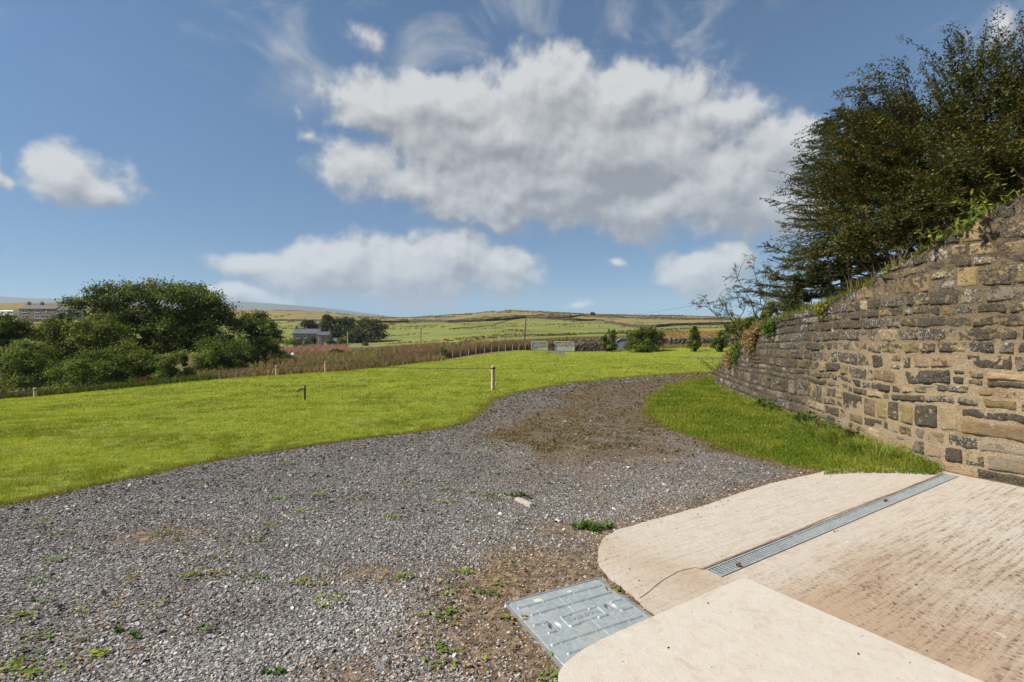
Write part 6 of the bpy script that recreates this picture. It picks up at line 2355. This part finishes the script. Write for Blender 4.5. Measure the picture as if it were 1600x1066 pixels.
def build_houses():
    Y = 180
    k = Y / FPX
    p = np.array(at(484, Y))
    root = empty('farmhouse', p, 'stone farmhouse with slate roof and white windows in front of the dark pines', 'house')
    gzc = CAMZ - (541 - 533) * k
    stone = (.33, .235, .16)
    slate = (.13, .135, .15)
    c1 = at3(476, 541, Y)
    c1[2] = gzc
    house_block(root, c1 + (0, 3.2, 0), 39 * k, 6.0, 20 * k, 6.3 * k * 1.0 + .2, 0.12, stone, slate,
                [(-2.6, 3.6, 1.1, 1.2), (-.2, 3.6, 1.1, 1.2), (2.3, 3.6, 1.1, 1.2), (-.2, 1.2, 1.1, 1.2), (2.4, 1.2, 1.1, 1.2)], [(-4.2, .8, .9), (4.2, .8, .9)], seed=2)
    c2 = at3(503.5, 541, Y - 1)
    c2[2] = gzc
    house_block(root, c2 + (0, 2.6, 0), 17 * k, 5.0, 17.5 * k, 5.2 * k, 0.12, (.35, .245, .165), slate, [(-1.2, 3.1, .9, 1.2), (-1.2, 1.2, .9, 1.2)], [(1.7, .6, .7)], seed=4)
    c3_ = at3(516, 541, Y - 2)
    c3_[2] = gzc
    house_block(root, c3_ + (0, 2.2, 0), 15 * k, 4.2, 6.0 * k, 6.5 * k, 0.12, (.26, .19, .14), (.15, .155, .17), [], [], seed=5)
    db = B()
    db.box(c3_ + (-1.25, .04, .75), (1.5, .1, 1.5), .12, (.75, .75, .74))
    db.build('garage_door', M['paint'], root)
    cb = B()
    pc = at3(526.5, 541.3, Y - 5)
    Yh = 232
    k = Yh / FPX
    p = np.array(at(70, Yh))
    root = empty('stone_house', p, 'long brown stone house with slate roof and chimneys on the far left beside the caravan', 'house')
    zb = CAMZ + (533 - 498.5) * k
    brick = (.25, .185, .135)
    c1 = at3(58, 498.5, Yh)
    c1[2] = zb
    house_block(root, c1 + (0, 3.5, 0), 56 * k, 7.0, 16 * k, 6.8 * k, 0.02, brick, (.14, .13, .135),
                [(-5.9, 3.75, 2.6, 1.35), (-5.9, 1.15, 2.6, 1.35), (.2, 3.7, 2.5, 1.4), (0, 1.1, 2.4, 1.4), (3.7, 1.1, 3.9, 1.5), (4.3, 3.5, .6, .6)], [(-7.2, 1.0, 1.2), (-1.0, 1.0, 1.1)], seed=6)
    c2 = at3(100, 498.5, Yh + .4)
    c2[2] = zb
    house_block(root, c2 + (0, 3.4, 0), 27 * k, 6.8, 14.6 * k, 7.2 * k, 0.02, (.46, .43, .38), (.13, .135, .15),
                [(-3.0, 3.4, 1.6, 1.3), (2.6, 3.3, 2.6, 1.3), (-2.8, 1.2, 1.6, 1.3), (2.6, 1.2, 1.6, 1.3)], [(3.9, 1.0, 1.2)], seed=7)
    # caravan
    Yc = 236
    k = Yc / FPX
    c = at3(10, 494, Yc)
    g0 = gz(c[0], c[1])
    root = empty('caravan', (c[0], c[1], g0), 'white static caravan left of the long brown stone house', 'caravan')
    bb = B()
    c[2] = max(g0 + .4, CAMZ + (533 - 493.5) * k)
    n = 12
    L, D, H = 30 * k, 3.0, 8.6 * k
    th = np.linspace(0, math.pi, n)
    pr = [(-D / 2, 0), (-D / 2, H * .85)] + [(-D / 2 * math.cos(a), H * .85 + H * .15 * math.sin(a)) for a in th[1:-1]] + [(D / 2, H * .85), (D / 2, 0)]
    V = [(c[0] - L / 2, c[1] + y, c[2] + z) for y, z in pr] + [(c[0] + L / 2, c[1] + y, c[2] + z) for y, z in pr]
    m = len(pr)
    i = np.arange(m)
    bb.add(V, [np.c_[i, (i + 1) % m, (i + 1) % m + m, i + m][:, ::-1], np.arange(m)[None], np.arange(m)[::-1][None] + m], (.74, .76, .78))
    bb.box((c[0], c[1], (g0 + c[2]) / 2 - .05), (L * .9, D * .7, max(.2, c[2] - g0)), 0, (.10, .10, .10))
    bb.build('body', M['paint'], root)
    for q in (-.36, -.05, .27, .42):
        pb = B()
        pb.box((c[0] + q * L, c[1] - D / 2 - .02, c[2] + H * .55), (1.1 if q < .4 else .8, .06, .75), 0, (.09, .10, .12))
        pb.build('window', M['glass'], root)


build_houses()


def build_odds():
    rng = np.random.default_rng(9)
    Yr = 85
    p = np.array(at(472, Yr))
    g = B()
    for k in range(26):
        q = np.array(at(472 + rng.normal() * 7, Yr + rng.normal() * .8))
        s = rng.uniform(.18, .45)
        g.box(q + (0, 0, s * .3 + rng.random() * .5), (s * 1.3, s, s * .8), rng.uniform(0, 3), np.array((.42, .37, .33)) * rng.uniform(.7, 1.2), .75)
    tag(g.build('rubble_heap', M['stone_pile']), 'small heap of pale stones among the weeds below the farmhouse', 'rubble')
    q = np.array(at(456, 82))
    s = B()
    u, v = np.meshgrid(np.linspace(-.5, .5, 8), np.linspace(0, 1, 8))
    z = 1.25 - .9 * v + .10 * np.sin(u * 9) + .06 * np.cos(v * 11 + u * 5)
    V = np.c_[q[0] + u.ravel() * 1.1, q[1] - v.ravel() * .6, q[2] + z.ravel()]
    i, j = np.meshgrid(np.arange(7), np.arange(7))
    a = (j * 8 + i).ravel()
    s.add(V, [np.c_[a, a + 8, a + 9, a + 1]], (.42, .45, .48))
    sh = tag(s.build('plastic_sheet', M['paint'], None, True), 'crumpled pale grey sheet caught in the weeds left of the stone heap', 'sheet')
    sh.modifiers.new('thickness', 'SOLIDIFY').thickness = .01


build_odds()

# ------------------------------------------------------------------ air
HAZE_DENSITY = 1.0e-4
hz = B()
hz.box((0, 3800, 290), (24000, 9000, 780), 0, (1, 1, 1))
m, nt, out = mat_new('haze')
pv = N(nt, 'ShaderNodeVolumePrincipled', {'Color': (.60, .78, 1.0, 1), 'Density': HAZE_DENSITY, 'Anisotropy': 0.0})
nt.links.new(pv.outputs[0], out.inputs['Volume'])
tag(hz.build('haze', m), kind='stuff')


# ------------------------------------------------------------------ cracks and dirt along the joints of the concrete
def dirt_line(name, pts, w, z, col, label, seed):
    rng = np.random.default_rng(seed)
    P = wobble(pts, .02, .010, seed)
    t = np.gradient(P, axis=0)
    t /= np.linalg.norm(t, axis=1)[:, None] + 1e-9
    n = np.c_[-t[:, 1], t[:, 0]]
    ww = w * (.3 + 1.1 * fbm(P * 16, 3, seed))[:, None]
    V = np.vstack([np.c_[P + n * ww, np.full(len(P), z)], np.c_[P, np.full(len(P), z + .0018)], np.c_[P - n * ww, np.full(len(P), z)]])
    k = len(P)
    i = np.arange(k - 1)
    o = mesh_obj(name, V, [np.c_[i, i + k, i + k + 1, i + 1], np.c_[i + k, i + 2 * k, i + 2 * k + 1, i + k + 1]], M['rock'], None, np.tile(col, (len(V), 1)))
    tag(o, label, kind='stuff')


dirt_line('dirt', [flat(1100, 893), flat(1084, 890), flat(1060, 897), flat(1035, 912), flat(1018, 928), flat(1000, 940)], .0042, .0175, (.20, .15, .10), 'dark crack with dirt from the drain end to the inspection cover', 3)
dirt_line('dirt', [(p + np.array((.006, -.004))) for p in SLAB_R[2:120:6]], .010, .0176, (.17, .12, .08), 'line of dirt along the joint between the two concrete slabs', 4)
dirt_line('dirt', [DR_A + DR_N * (DR_W / 2 + .012) + DR_D * t for t in np.linspace(-.03, DR_L, 14)], .009, .0174, (.22, .15, .10), 'brown dirt along the left side of the drain', 5)
dirt_line('dirt', [np.array((WP[i, 0] - .04, WP[i, 1] - .03)) for i in range(2, 110, 5) if WP[i, 1] < 5.8], .035, .0172, (.13, .09, .06), 'dirt gathered along the foot of the wall', 6)
